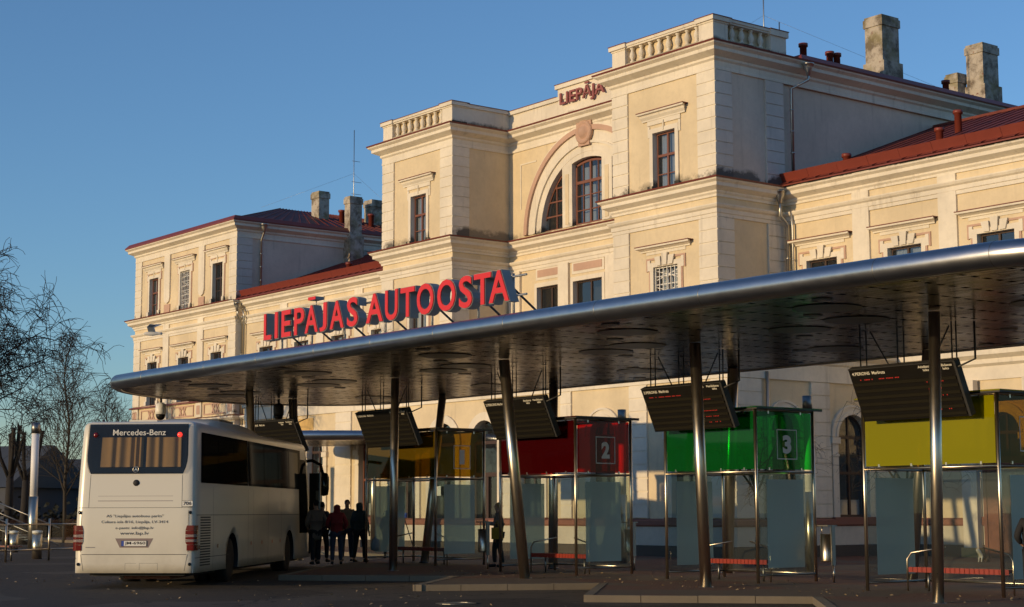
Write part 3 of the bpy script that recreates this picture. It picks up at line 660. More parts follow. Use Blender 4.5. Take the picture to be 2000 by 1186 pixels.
c1 = MB(); c1.molding([(XSL, YW), (XSL, YA), (XS, YA), (XS, YW)], [(0, 5.68), (.08, 5.68), (.08, 6.2), (.16, 6.26), (.18, 6.38), (.40, 6.5), (.44, 6.66), (0, 6.70), (0, 6.94)], 'trim'); c1.build('cornice', ST)
for a, b in ((-37.05, XS+.07), (-40.78, -39.95), (-44.28, -43.72), (-47.5, -46.95), (-55.3, -54.75), (-58.68, -57.52), (-62.6, -61.8), (XSL, -65.3)): qb(FA, a, b, 1.42, 5.68)
for a, b in ((YA+.001, 37.59), (39.83, 40.68), (42.9, 43.7)): qb(FS, a, b, 1.42, 5.68)
yp = MB(); yp.fb(FA, -61.7, -60.5+.0, .001, .02, 5.05, 5.55, 'yellow'); yp.build('wall_panel', ST); yp = MB(); yp.fb(FA, -65.2, -64.3, .001, .02, 5.05, 5.55, 'yellow'); yp.build('wall_panel', ST)
for c in AC: window(FA, c, .62, 1.45, 4.12, 'arch', frame='frame' if c == -56.3 else 'framedark')
for c, h, z in ((SC[0], .62, 4.12), (SC[1], .72, 3.98)): window(FS, c, h, 1.45, z, 'arch', frame='framedark')
for c in DC:
    d = MB(); hw = .8; za, zb = .35, 4.12
    d.fb(FA, c-hw, c-hw+.12, -.2, -.1, za, zb, 'framedark'); d.fb(FA, c+hw-.12, c+hw, -.2, -.1, za, zb, 'framedark'); d.fb(FA, c-.07, c+.07, -.2, -.08, za, 2.9, 'framedark')
    d.fb(FA, c-hw+.12, c+hw-.12, -.2, -.08, 2.9, 3.05, 'framedark'); d.fb(FA, c-hw+.12, c+hw-.12, -.2, -.08, zb-.06, zb+.06, 'framedark'); d.fb(FA, c-hw+.12, c+hw-.12, -.2, -.1, za, .95, 'framedark')
    P = [(math.cos(math.pi*q/14), math.sin(math.pi*q/14)) for q in range(15)]
    for (a, b), (e, f) in zip(P, P[1:]): d.fprism(FA, [(c+a*hw, zb+b*hw), (c+e*hw, zb+f*hw), (c+e*(hw+.3), zb+f*(hw+.3)), (c+a*(hw+.3), zb+b*(hw+.3))], .001, .08, 'trim')
    for s in (-1, 1): a, b = sorted((c+s*hw, c+s*(hw+.26))); d.fb(FA, a, b, .001, .09, 1.42, zb, 'trim')
    room(d, FA, c-hw, c+hw, za, zb+hw); do = d.build('door', ST); pane_mb(FA, c-hw+.1, c+hw-.1, za+.5, zb, -.15, True).build('pane', do)
# small notice on the door and side door of the right wing
n_ = MB(); n_.fb(FA, -51.75, -51.45, -.07, -.065, 2.25, 2.6, 'white'); n_.build('notice', ST)
d = MB(); d.fb(FW, -32.62, -32.5, 0.09, .2, .2, 3.3, 'frame'); d.fb(FW, -31.2, -31.08, .09, .2, .2, 3.3, 'frame'); d.fb(FW, -32.5, -31.2, .09, .2, 3.15, 3.3, 'frame'); d.fb(FW, -32.5, -31.2, .10, .16, .2, 3.15, 'frame')
for z in (.45, 1.4, 2.3): d.fb(FW, -32.35, -31.9, .16, .18, z, z+.7, 'frame'); d.fb(FW, -31.8, -31.35, .16, .18, z, z+.7, 'frame')
d.build('door', ST)
pp = MB(); pp.fb(FW, -33.3, -32.75, .1, .34, .15, 5.7, 'trim'); pp.fb(FW, -33.36, -32.69, .09, .40, .1, .5, 'yellow'); pp.build('pilaster', ST); pp = MB(); pp.fb(FW, -30.95, -30.4, .1, .34, .15, 5.7, 'trim'); pp.build('pilaster', ST)  # sunlight on the left pilaster's foot is painted as a yellow block
# --- balustrades on the towers
bal = MB(); bal.lathe((0, 0, 0), [(.09, 0), (.10, .05), (.055, .09), (.07, .14), (.115, .24), (.10, .34), (.055, .46), (.06, .50), (.09, .53), (.09, .57)], 'trim', 10)
b0 = bal.build('baluster', ST, local=True); b0.location = (Vector((-44.8, YT+.14, 18.08))-origin(ST)); first = [b0]
def baluster(x, y):
    if first: o = first.pop()
    else: o = b0.copy(); link(o); o.parent = ST
    o.location = Vector((x, y, 18.08))-origin(ST)
def balus(xa, xb, side):
    m = MB(); y0, y1 = YT+.0, YT+.30
    ped = [(xa, xa+.72), (xb-.72, xb)]
    for a, b in ped:
        m.box(a, b, y0-.03, y0+.69, 17.84, 18.62, 'trim'); m.box(a-.04, b+.04, y0-.07, y0+.73, 17.84, 18.02, 'ledge')
        m.box(a-.03, b+.03, y0-.06, y0+.72, 18.62, 18.68, 'trim'); m.box(a-.10, b+.10, y0-.13, y0+.79, 18.68, 18.83, 'trim'); m.box(a-.12, b+.12, y0-.15, y0+.81, 18.831, 18.86, 'flash')
    m.box(xa+.72, xb-.72, y0, y1, 17.84, 18.075, 'ledge'); m.box(xa+.72, xb-.72, y0-.02, y1+.02, 18.655, 18.72, 'trim'); m.box(xa+.72, xb-.72, y0-.06, y1+.06, 18.72, 18.82, 'trim'); m.box(xa+.72, xb-.72, y0-.08, y1+.08, 18.821, 18.845, 'flash')
    m.box(xa+.73, xb-.73, y1-.06, y1-.02, 18.075, 18.655, 'wall')
    n = 8
    for i in range(n): baluster(xa+.72+(xb-xa-1.44)*(i+.5)/n, y0+.12)
    # right hand return
    if side == 'open':
        m.box(xb-.30, xb, y0+.69, YW-.55, 17.84, 18.075, 'ledge'); m.box(xb-.33, xb+.02, y0+.69, YW-.55, 18.655, 18.72, 'trim'); m.box(xb-.35, xb+.06, y0+.69, YW-.55, 18.72, 18.82, 'trim'); m.box(xb-.36, xb+.08, y0+.69, YW-.55, 18.821, 18.845, 'flash')
        m.box(xb-.28, xb-.24, y0+.69, YW-.55, 18.075, 18.655, 'wall')
        for i in range(4): baluster(xb-.12, y0+1.0+i*.48)
        m.box(xb-.70, xb+.03, YW-.55, YW+.25, 17.84, 18.62, 'trim'); m.box(xb-.76, xb+.10, YW-.6, YW+.32, 18.621, 18.83, 'trim'); m.box(xb-.78, xb+.12, YW-.62, YW+.34, 18.831, 18.86, 'flash')
    else:
        m.box(xb-.30, xb, y0+.69, YC+.3, 17.84, 18.66, 'trim'); m.box(xb-.34, xb+.08, y0+.69, YC+.3, 18.661, 18.80, 'trim'); m.box(xb-.36, xb+.10, y0+.69, YC+.3, 18.801, 18.83, 'flash')
    m.build('balustrade', ST)
balus(XR2-.0, X0, 'open'); balus(XL1, XL2, 'solid')
at = MB() # stepped attic with the station name
at.box(XL2, XR2, YC+.02, YC+.32, 17.84, 18.62, 'trim'); at.box(XL2, XR2, YC-.08, YC+.42, 18.621, 18.78, 'trim'); at.box(XL2, -53.1, YC-.10, YC+.44, 18.781, 18.81, 'flash'); at.box(-49.3, XR2, YC-.10, YC+.44, 18.781, 18.81, 'flash')
at.box(-53.05, -49.35, YC-.02, YC+.34, 18.0, 19.10, 'trim'); at.box(-53.13, -49.27, YC-.12, YC+.46, 19.10, 19.27, 'trim'); at.box(-53.15, -49.25, YC-.14, YC+.48, 19.271, 19.30, 'flash')
at.box(XL2, XR2, YC+.0, YC+.30, 17.84, 18.0, 'ledge'); at.build('attic_parapet', ST)
lt = MB(); text_into(lt, 'LIEP\u0100JA', (-52.75, YC-.10, 18.22), (1, 0, 0), (0, 0, 1), 2.82, .80, 'lettermaroon', .04, .012)
lt.build('name_lettering', ST)
# --- roofs
def ribs(mb, A, B, C, D, n, m='roof', h=.035):
    """standing seams from eave line A-B to ridge line D-C"""
    A, B, C, D = map(Vector, (A, B, C, D))
    for i in range(n+1):
        t = i/n; p, q = A.lerp(B, t), D.lerp(C, t); s = (B-A).normalized()*.018; u = Vector((0, 0, h))
        mb.hexa([tuple(p-s), tuple(p+s), tuple(q+s), tuple(q-s), tuple(p-s+u), tuple(p+s+u), tuple(q+s+u), tuple(q-s+u)], m)
def wingroof(xa, xb):
    m = MB(); za, ya, zr, yr = 13.12, YW-.46, 16.5, 52.6
    m.add([(xa, ya, za), (xb, ya, za), (xb, yr, zr), (xa, yr, zr)], [(0, 1, 2, 3)], 'roof'); m.add([(xa, yr, zr), (xb, yr, zr), (xb, 61, 13.1), (xa, 61, 13.1)], [(0, 1, 2, 3)], 'roof')
    ribs(m, (xa, ya, za), (xb, ya, za), (xb, yr, zr), (xa, yr, zr), int((xb-xa)/.62))
    m.box(xa, xb, yr-.1, yr+.1, zr-.02, zr+.08, 'roof')
    n = int((xb-xa)/1.3)
    for i in range(n): # upstanding gutter sheets along the eave
        p, q = xa+(xb-xa)*i/n, xa+(xb-xa)*(i+1)/n; z = .006*(i % 2)
        m.hexa([(p, ya+.34, 13.2), (q-.01, ya+.34, 13.2), (q-.01, ya+.40, 13.2), (p, ya+.40, 13.2), (p, ya+.16, 13.56+z), (q-.01, ya+.16, 13.56+z), (q-.01, ya+.21, 13.57+z), (p, ya+.21, 13.57+z)], 'gutter')
    m.add([(xa, ya-.06, 13.06), (xb, ya-.06, 13.06), (xb, ya+.36, 13.30), (xa, ya+.36, 13.30)], [(0, 1, 2, 3)], 'gutter')
    m.box(xa, xb, ya-.075, ya-.02, 13.03, 13.075, 'gutter')
    return m.build('roof', ST)
rR = wingroof(X0, XE); rL = wingroof(XP1, XL1)
def hip(xa, xb, ya, yb, z, pitch, fasc=.16):
    m = MB(); h = min(xb-xa, yb-ya)/2; zr = z+h*pitch
    if xb-xa > yb-ya: r1, r2 = (xa+h, (ya+yb)/2, zr), (xb-h, (ya+yb)/2, zr)
    else: r1, r2 = ((xa+xb)/2, ya+h, zr), ((xa+xb)/2, yb-h, zr)
    a, b, c, d = (xa, ya, z), (xb, ya, z), (xb, yb, z), (xa, yb, z)
    if xb-xa > yb-ya: m.add([a, b, c, d, r1, r2], [(0, 1, 5, 4), (1, 2, 5), (2, 3, 4, 5), (3, 0, 4)], 'roof')
    else:
        m.add([a, b, c, d, r1, r2], [(0, 1, 4), (1, 2, 5, 4), (2, 3, 5), (3, 0, 4, 5)], 'roof')
        ribs(m, b, c, r2, r1, int((yb-ya)/.7)); ribs(m, a, b, r1, r1, int((xb-xa)/.7))
    m.molding([(xa, yb), (xa, ya), (xb, ya), (xb, yb)], [(0, z-.1), (.04, z-.1), (.05, z-.02), (-.15, z+.2), (-.2, z+.2), (-.2, z)], 'gutter')
    return m.build('roof', ST)
rP = hip(XP0-.5, XP1+.5, YP-.5, 62, 17.42, .33)
rM = hip(XL1-.45, X0+.45, YW+.6, 77, 17.86, .26)
# --- chimneys, vent pipes
def chimney(par, x0, x1, y0, y1, z0, z1, step=None, capd=.05):
    m = MB(); m.box(x0, x1, y0, y1, z0, z1-.42, 'chimney')
    m.box(x0-capd, x1+capd, y0-capd, y1+capd, z1-.42, z1-.1, 'chimney'); m.box(x0-.01, x1+.01, y0-.01, y1+.01, z1-.099, z1, 'chimney')
    if step: m.box(x0-.09, x1+.09, y0-.05, y1+.09, z0, step, 'chimney')
    m.build('chimney', par)
chimney(rM, -42.35, -41.5, 50.45, 51.45, 17.7, 20.85, 19.0); chimney(rM, -43.4, -42.55, 58.2, 59.25, 17.9, 21.3, 19.5); chimney(rM, -44.1, -43.5, 57.7, 58.3, 18, 20.1)
chimney(rP, -84.9, -84.05, 50.9, 51.6, 18.2, 20.45); chimney(rP, -84.9, -84.05, 54.6, 55.6, 18.2, 20.35); chimney(rP, -80.42, -79.85, 50.4, 51.2, 14.6, 19.45, 17.2)
def vent(par, x, y, z0, z1, r=.13):
    m = MB(); m.lathe((x, y, 0), [(r, z0), (r, z1-.12), (r*1.35, z1-.12), (r*1.35, z1), (.01, z1+.03)], 'gutter', 14); m.build('vent_pipe', par)
for a in ((-39.19, 45.5, 13.6, 14.25), (-35.5, 46, 13.8, 14.58), (-36.6, 48.5, 14.8, 15.77)): vent(rR, *a)
vent(rL, -72.3, 45.6, 13.6, 14.3)
for a in ((-41.6, 44.9, 17.8, 19.05), (-41.2, 45.6, 17.8, 18.75), (-41.6, 47.5, 17.9, 18.85), (-41.6, 47.9, 17.9, 18.85), (-41.9, 54.8, 18.0, 18.95)): vent(rM, *a)
for a in ((-83.6, 52.2, 18.2, 19.35), (-83.2, 54.0, 18.2, 19.25)): vent(rP, *a, r=.16)
# --- rain pipes with hoppers
def pipe(path, r=.055, hop=None, m='zinc'):
    b = MB(); b.tube(path, r, m, 10)
    if hop: b.lathe((hop[0], hop[1], hop[2]), [(r, -.42), (.10, -.25), (.19, -.12), (.20, 0), (.215, 0), (.215, .05), (.18, .06)], m, 14)
    for i, (p, q) in enumerate(zip(path, path[1:])):
        if abs(p[2]-q[2]) > 2:
            for k in range(1, 4): z = p[2]+(q[2]-p[2])*k/4; b.tube([(p[0], p[1], z-.025), (p[0], p[1], z+.025)], r+.02, m, 10)
    b.build('rain_pipe', ST)
pipe([(X0+.62, 44.75, 17.35), (X0+.62, 44.75, 17.05), (X0+.14, 44.35, 16.75), (X0+.14, 44.35, 13.6)], .06, (X0+.62, 44.75, 17.6))
pipe([(X0+.28, YW-.52, 12.6), (X0+.28, YW-.52, 12.0), (X0+.28, YW-.16, 11.7), (X0+.28, YW-.16, 6.9)], .065, (X0+.28, YW-.52, 12.85))
pipe([(X0+.48, YW-.2, 12.3), (X0+.5, YW-.14, 11.6), (X0+.5, YW-.14, 6.9)], .04)
pipe([(XP1+.6, YP+1.3, 17.0), (XP1+.6, YP+1.3, 16.8), (XP1+.12, YP+1.4, 16.4), (XP1+.12, YP+1.4, 13.5)], .06, (XP1+.6, YP+1.3, 17.2))
pipe([(XP1+.35, YW-.5, 12.6), (XP1+.35, YW-.5, 12.2), (XP1+.15, YW-.12, 11.8), (XP1+.15, YW-.12, 5)], .06, (XP1+.35, YW-.5, 12.8))
pipe([(XP1+.55, YW-.3, 12.5), (XP1+.7, YW-.3, 12.1), (XP1+.4, YW-.12, 11.7), (XP1+.4, YW-.12, 5)], .05)
pipe([(XS+.12, 37.8, 5.9), (XS+.12, 37.8, .4)], .06)
# --- antennas
def mast(par, x, y, z0, z1, arms, guy=()):
    b = MB(); b.tube([(x, y, z0), (x, y, z1)], .025, 'zinc', 6)
    for z, l in arms: b.tube([(x, y-l*.3, z), (x, y+l, z)], .015, 'zinc', 5)
    for p in guy: b.tube([(x, y, z0+(z1-z0)*.6), p], .006, 'zinc', 3)
    b.build('antenna', par)
mast(rP, -79.95, 50.7, 17, 23.3, ((20.3, .5), (21.5, .4), (19.6, .5)), ((-84, 47, 19), (-76, 54, 16)))
mast(rM, -44.0, 46.5, 17.9, 22.5, (), ((-52, 46, 18.5), (-42.5, 58, 18.5))); mast(rM, -43.2, 46.5, 17.9, 20.2, ())

# ================================================================ BUS STATION CANOPY
CN = tag(empty('canopy', (-30, 24.3, .2)), 'long flat steel platform canopy with rounded tube edge on round columns', 'canopy')
ol = [(-14.7, 19.12), (-42.0, 19.12), (-43.0, 19.45), (-44.1, 20.2), (-45.1, 21.3), (-45.85, 22.7), (-46.3, 24.2), (-46.5, 25.8), (-46.1, 27.4), (-45.3, 28.5), (-44.2, 29.15), (-42.8, 29.4), (-15.0, 29.4),
      (-12.9, 29.0), (-11.4, 27.9), (-10.6, 26.2), (-10.4, 24.2), (-10.8, 22.2), (-11.7, 20.6), (-13.1, 19.5)]
def smooth_closed(p, it=2):
    for _ in range(it):
        q = []
        for i in range(len(p)):
            a, b = Vector(p[i]), Vector(p[(i+1) % len(p)]); q += [tuple(a.lerp(b, .25)), tuple(a.lerp(b, .75))]
        p = q
    return p
ol2 = smooth_closed(ol)
def inset(p, d):
    out = []; n = len(p)
    for i in range(n):
        a, b, c = Vector(p[i-1]), Vector(p[i]), Vector(p[(i+1) % n]); t = (c-a).normalized(); nn = Vector((t.y, -t.x)); out.append((b.x+nn.x*d, b.y+nn.y*d))
    return out
area = sum(ol2[i-1][0]*ol2[i][1]-ol2[i][0]*ol2[i-1][1] for i in range(len(ol2)))
sg = 1 if area < 0 else -1
ctr = inset(ol2, sg*.19); inn = inset(ol2, sg*.12)
def ring(mb, pts, z, r, m, n=20):
    P = [Vector((x, y, z)) for x, y in pts]; k = len(P); vs, fs = [], []
    for i in range(k):
        t = (P[(i+1) % k]-P[i-1]).normalized(); a = Vector((t.y, -t.x, 0))
        for j in range(n): an = 2*math.pi*j/n; vs.append(P[i]+a*r*math.cos(an)+Vector((0, 0, r*math.sin(an))))
    for i in range(k):
        i2 = (i+1) % k
        for j in range(n): fs.append((i*n+j, i2*n+j, i2*n+(j+1) % n, i*n+(j+1) % n))
    return mb.add(vs, fs, m, True)
# densify long straight runs so that sheet joints can be set on them
def dense(p, step):
    out = []
    for i in range(len(p)):
        a, b = Vector(p[i]), Vector(p[(i+1) % len(p)]); n = max(1, int((b-a).length/step))
        out += [tuple(a.lerp(b, k/n)) for k in range(n)]
    return out
t = MB(); ring(t, ctr, 5.15, .19, 'tube'); t.build('edge_tube', CN)
cd_ = dense(ctr, 2.0)
for i in range(0, len(cd_)):
    a, b = Vector(cd_[i]), Vector(cd_[(i+1) % len(cd_)])
    if (b-a).length < 1.2 and i % 3: continue
    d = (b-a).normalized(); MB().tube([(a.x-d.x*.006, a.y-d.y*.006, 5.15), (a.x+d.x*.006, a.y+d.y*.006, 5.15)], .1915, 'steeldark', 20).build('tube_joint', CN)
t = MB(); ring(t, inset(ol2, sg*.27), 4.985, .028, 'steel', 8); t.build('edge_strip', CN)
cen = Vector((-28.5, 24.3))
t = MB(); n = len(inn); t.add([(x, y, 4.985) for x, y in inn], [tuple(range(n))], 'soffit'); t.build('soffit', CN, recalc=False)
t = MB() # gently crowned roof sheet
k = len(inn); rings = [(1, 5.2), (.9, 5.36), (.6, 5.46), (.2, 5.5)]; vs = []
for s, z in rings: vs += [(cen.x+(x-cen.x)*(s if s == 1 else 1-(1-s)*.35), cen.y+(y-cen.y)*s, z) for x, y in inn]
fs = [(r_*k+i, r_*k+(i+1) % k, (r_+1)*k+(i+1) % k, (r_+1)*k+i) for r_ in range(3) for i in range(k)]+[tuple(range(3*k, 4*k))]
t.add(vs, fs, 'zinc'); t.build('roof_sheet', CN)
fcol = [((-17.99, 22.86), (-17.95, 22.95), .105), ((-24.18, 23.58), (-24.22, 23.42), .125), ((-29.40, 23.16), (-29.35, 22.55), .13), ((-34.72, 23.25), (-35.2, 23.6), .11), ((-41.2, 23.1), (-41.4, 22.9), .12)]
bcol = [((-23.19, 28.63), (-22.37, 28.35), .12), ((-28.9, 28.9), (-27.9, 28.2), .14), ((-33.5, 27.3), (-34.3, 28.0), .13), ((-38.76, 26.99), (-39.6, 28.2), .12), ((-43.2, 25.6), (-43.3, 25.4), .14), ((-14.5, 23.0), (-14.4, 22.9), .12), ((-17.5, 28.4), (-17.0, 28.2), .12)]
for (a, b, r) in fcol+bcol:
    t = MB(); A, B = Vector((a[0], a[1], pz(a[0])-.02)), Vector((b[0], b[1], 4.97)); d = (B-A)
    t.tube([A, A+d*.999], r*.92, 'steel', 20); t.tube([A, A+d*.006], r+.03, 'steeldark', 20); co = t.build('column', CN)
big = [(-18.74, 21.17), (-19.61, 22.92), (-21.32, 23.31), (-23.41, 26.67)]; small = [(-18, 20.22), (-19.64, 21.82), (-22.09, 24.29), (-24.16, 26.41), (-26.2, 28.5)]
big2 = [(-23.56, 21.04), (-25.36, 22.91), (-26.75, 23.27), (-29.9, 27.1)]; small2 = [(-22.75, 19.9), (-24.7, 21.73), (-27.21, 24.23), (-29.48, 26.49), (-31.6, 28.6)]
def disc(x, y, r, name, z=4.975):
    t = MB(); t.lathe((x, y, 0), [(r, z), (r, z-.006)], 'holeglass', 32, False); t.build(name, CN)
for dx in (5.2, 0, ): 
    for x, y in big: disc(x+dx*1.0, y+(.2 if dx else 0), .58, 'roof_light')
    for x, y in small: disc(x+dx, y, .17, 'downlight')
for dx in (0, -5.9, -11.6, -16.6):
    for x, y in big2:
        if x+dx > -44.6: disc(x+dx, y, .58, 'roof_light')
    for x, y in small2:
        if x+dx > -44.4: disc(x+dx, y, .17, 'downlight')

# --- sign on the canopy
SG = tag(empty('rooftop_sign', (-30.4, 20, 5.4)), 'big red letters reading LIEPĀJAS AUTOOSTA standing on the canopy edge', 'sign')
LB = [('L', -35.34, -34.95), ('I', -34.81, -34.64), ('E', -34.49, -34.03), ('P', -33.90, -33.41), ('A', -33.41, -32.80), ('J', -32.75, -32.41), ('A', -32.30, -31.68), ('S', -31.57, -31.10), ('A', -30.78, -30.08), ('U', -30.02, -29.50),
      ('T', -29.42, -28.86), ('O', -28.80, -28.16), ('O', -28.05, -27.38), ('S', -27.28, -26.80), ('T', -26.76, -26.16), ('A', -26.26, -25.57)]
for ch, a, b in LB:
    a, b = -34.95+(a*.989+34.95)*.985, -34.95+(b*.989+34.95)*.985
    t = MB(); dz = .08 if ch == 'J' else 0; ov = .012 if ch in 'OSUJ' else 0
    text_into(t, ch, (a, 19.92, 5.66-ov), (1, 0, 0), (0, 0, 1), b-a, .650+2*ov, 'lettergrey', .11, .026)
    text_into(t, ch, (a+.014, 19.70, 5.674-ov), (1, 0, 0), (0, 0, 1), b-a-.028, .622+2*ov, 'red', .012, .018)
    t.build('letter', SG)
t = MB(); t.box(-32.92, -32.60, 19.69, 19.90, 6.42, 6.49, 'lettergrey'); t.box(-32.92, -32.60, 19.675, 19.69, 6.42, 6.49, 'red'); t.tube([(-32.76, 19.80, 6.26), (-32.76, 19.80, 6.42)], .012, 'steeldark', 6); t.build('macron', SG)
t = MB()
for z in (5.80, 6.18): t.tube([(-35.0, 19.96, z), (-25.25, 19.96, z)], .022, 'zinc', 8)
t.build('rail', SG)
for x in (-34.6, -33.25, -31.85, -30.2, -28.45, -26.85, -25.7):
    t = MB(); t.tube([(x, 19.99, 5.3), (x, 19.99, 6.25)], .026, 'zinc', 8); t.tube([(x, 19.99, 5.95), (x+.02, 20.85, 5.34)], .024, 'dark', 8); t.build('strut', SG)

# --- departure boards
def board(n, xl, xr, yt, zt, zb, led=False, label=''):
    o = tag(empty('departure_board', ((xl+xr)/2, yt, zt)), label, 'departure board', 'departure boards hung under the canopy')
    dy = .45*(zt-zb); A, B = Vector((xl, yt, zt)), Vector((xr, yt, zt)); D = Vector((0, dy, zb-zt)); nrm = Vector((0, -(zt-zb), -dy)).normalized()
    t = MB(); th = nrm*-.14
    def slab(a0, a1, d0, d1, w0, w1, m, mb):
        p = lambda a, d, w: tuple(A.lerp(B, a)+D*d+nrm*w)
        mb.hexa([p(a0, d1, w0), p(a1, d1, w0), p(a1, d0, w0), p(a0, d0, w0), p(a0, d1, w1), p(a1, d1, w1), p(a1, d0, w1), p(a0, d0, w1)], m)
    slab(0, 1, 0, 1, -.13, 0, 'board', t); slab(.0, 1, -.015, 0, -.13, .012, 'dark', t); slab(.985, 1.005, 0, 1.0, -.13, .014, 'dark', t); t.build('panel', o)
    t = MB()
    for i in range(6): d = .20+i*.128; slab(.02, .975, d+.062, d+.118, .002, .02, 'slat', t)
    t.build('louvre', o)
    t = MB(); U = (B-A).normalized(); V = (-D).normalized(); L = (B-A).length
    def txt(s, a, d, w, h): text_into(t, s, A+U*(a*L)+D*d+nrm*.004, U, V, w, h, 'print', .001, .015)
    txt('%d.PERONS' % n if n < 5 else 'PERONS', .025, .115, .42, .062); txt('Mar\u0161ruts', .22, .115, .30, .062)
    txt('Atie\u0161anas', .66, .075, .30, .05); txt('laiks', .70, .135, .13, .045); txt('Pien\u0101k\u0161anas', .82, .075, .36, .05); txt('laiks', .88, .135, .13, .045)
    t.build('lettering', o)
    if led:
        t = MB(); r = random.Random(n)
        for i in range(6):
            d = .185+i*.128
            if i > 1 and r.random() < .3: continue
            for k in range(30 if i == 0 else 9):
                a = (.06+k*.014) if (i == 0 or k < 0) else .70+k*.018
                if r.random() < .3: continue
                slab(a, a+.007, d+.012, d+.03, .003, .0045, 'led', t)
        t.build('led_text', o)
    t = MB(); L = xr-xl
    for f in (.10, .16, .46, .52, .96, 1.0):
        p = A.lerp(B, f)+Vector((0, .07, 0)); MB().tube([(p.x, p.y, zt-.03), (p.x, p.y, 4.975)], .014, 'dark', 6).build('hanger', o)
    p = A.lerp(B, .2)+Vector((0, .07, 0)); MB().tube([(p.x, p.y, 4.95), (p.x+.45, p.y, zt)], .014, 'dark', 6).build('hanger', o)
    p = A.lerp(B, .94)+Vector((0, .07, 0)); MB().tube([(p.x, p.y, 4.9), (p.x-.40, p.y, zt)], .014, 'dark', 6).build('hanger', o)
    q = A.lerp(B, 1.0)+Vector((.02, .07, 0)); t.tube([(q.x, q.y, zt-.1), (q.x+.15, q.y+.3, zt+.05), (q.x+.15, q.y+.3, 4.97)], .02, 'dark', 6)
    t.build('hanger', o)
board(4, -21.03, -18.6, 24.3, 4.25, 3.30, True, 'black departure board headed 4.PERONS above the yellow shelter')
board(3, -27.25, -24.8, 24.7, 4.27, 3.36, True, 'black departure board headed 3.PERONS above the green shelter')
board(2, -32.5, -30.2, 24.35, 4.26, 3.36, False, 'black departure board headed 2.PERONS above the dark red shelter')
board(1, -39.4, -36.9, 25.1, 4.34, 3.40, False, 'black departure board headed 1.PERONS above the amber shelter')
board(5, -46.3+1.3, -43.7+1.3, 24.9, 4.3, 3.38, False, 'black departure board hanging just behind the coach roof')

# --- passenger shelters
def number_in(mb, s, fr, u0, u1, z0, z1, w):
    mb.fb(fr, u0, u1, w, w+.004, z0, z0+.02, 'numgrey'); mb.fb(fr, u0, u1, w, w+.004, z1-.02, z1, 'numgrey'); mb.fb(fr, u0, u0+.02, w, w+.004, z0+.02, z1-.02, 'numgrey'); mb.fb(fr, u1-.02, u1, w, w+.004, z0+.02, z1-.02, 'numgrey')
    hh = (z1-z0)*.62; ww = (u1-u0)*(.42 if s != '1' else .30); cu = (u0+u1)/2
    text_into(mb, s, fr(cu-ww/2, w, z0+(z1-z0)*.19), (0, 1, 0), (0, 0, 1), ww, hh, 'numgrey', .002, .05)
def shelter(n, xl, xr, yf, dep, col, colside, label):
    zb = pz((xl+xr)/2); yb = yf+dep; o = tag(empty('passenger_shelter', ((xl+xr)/2, yf, zb)), label, 'bus shelter', 'glass shelters under the canopy')
    r = .035; z1, z2 = zb+2.29, zb+3.58
    for x, y in ((xl, yf), (xr, yf), (xl, yb), (xr, yb)): MB().tube([(x, y, zb-.02), (x, y, z2+.02)], r, 'steel', 12).build('post', o)
    FFr, FRr, FLr, FBk = F('front', yf), F('right', xr), F('right', xl), F('front', yb)
    for z in (z1, z2, zb+.16):
        if z != zb+.16: MB().tube([(xl, yf, z), (xr, yf, z)], .026, 'steel', 10).build('rail', o)
        for a, b in (((xl, yf), (xl, yb)), ((xr, yf), (xr, yb)), ((xl, yb), (xr, yb))): MB().tube([(*a, z), (*b, z)], .026, 'steel' if a[1] == yb else 'steeldark', 10).build('rail', o)
    def panel(fr, u0, u1, za, zc, m, name, w=0): MB().fb(fr, u0, u1, w-.005, w+.005, za, zc, m).build(name, o)
    panel(FFr, xl+.05, xr-.05, z1+.05, z2-.04, col, 'coloured_panel'); panel(FRr, yf+.06, yb-.06, z1+.05, z2-.04, colside, 'coloured_panel'); panel(FLr, yf+.06, yb-.06, z1+.05, z2-.04, colside, 'coloured_panel')
    panel(FRr, yf+.06, yb-.06, zb+.19, z1-.04, 'clear', 'glass_panel'); panel(FLr, yf+.06, yb-.06, zb+.19, z1-.04, 'clear', 'glass_panel'); panel(FBk, xl+.06, xr-.06, zb+.19, z1-.04, 'clear', 'glass_panel')
    for fr in (FRr, FLr): panel(fr, yf+dep*.17, yb-dep*.20, zb+.30, z1-.16, 'frost', 'frosted_film', .011)
    t = MB()
    for fr, a, b in ((FFr, xl, xr), (FRr, yf, yb)):
        for k in (.12, .37, .63, .88) if fr is FFr else (.22, .78):
            t = MB(); u = a+(b-a)*k; t.fb(fr, u-.018, u+.018, -.012, .014, z1+.03, z1+.085, 'steel'); t.fb(fr, u-.018, u+.018, -.012, .014, z2-.08, z2-.02, 'steel'); t.build('clip', o)
    t = MB(); t.box(xl-.12, xr+.15, yf-.10, yb+.15, z2+.03, z2+.055, col); t.box(xl-.12, xr+.15, yf-.10, yf-.06, z2-.0, z2+.03, 'dark'); t.box(xr+.11, xr+.15, yf-.06, yb+.15, z2-.0, z2+.03, 'dark'); t.build('roof_panel', o)
    t = MB(); number_in(t, str(n), FRr, yf+dep*.36, yf+dep*.71, z1+.26, z2-.40, .008); t.build('number', o)
    # bench inside: its own thing
    bl, br, by = xl+.55, xr-.25, yf+dep*.42
    return zb, bl, br, by
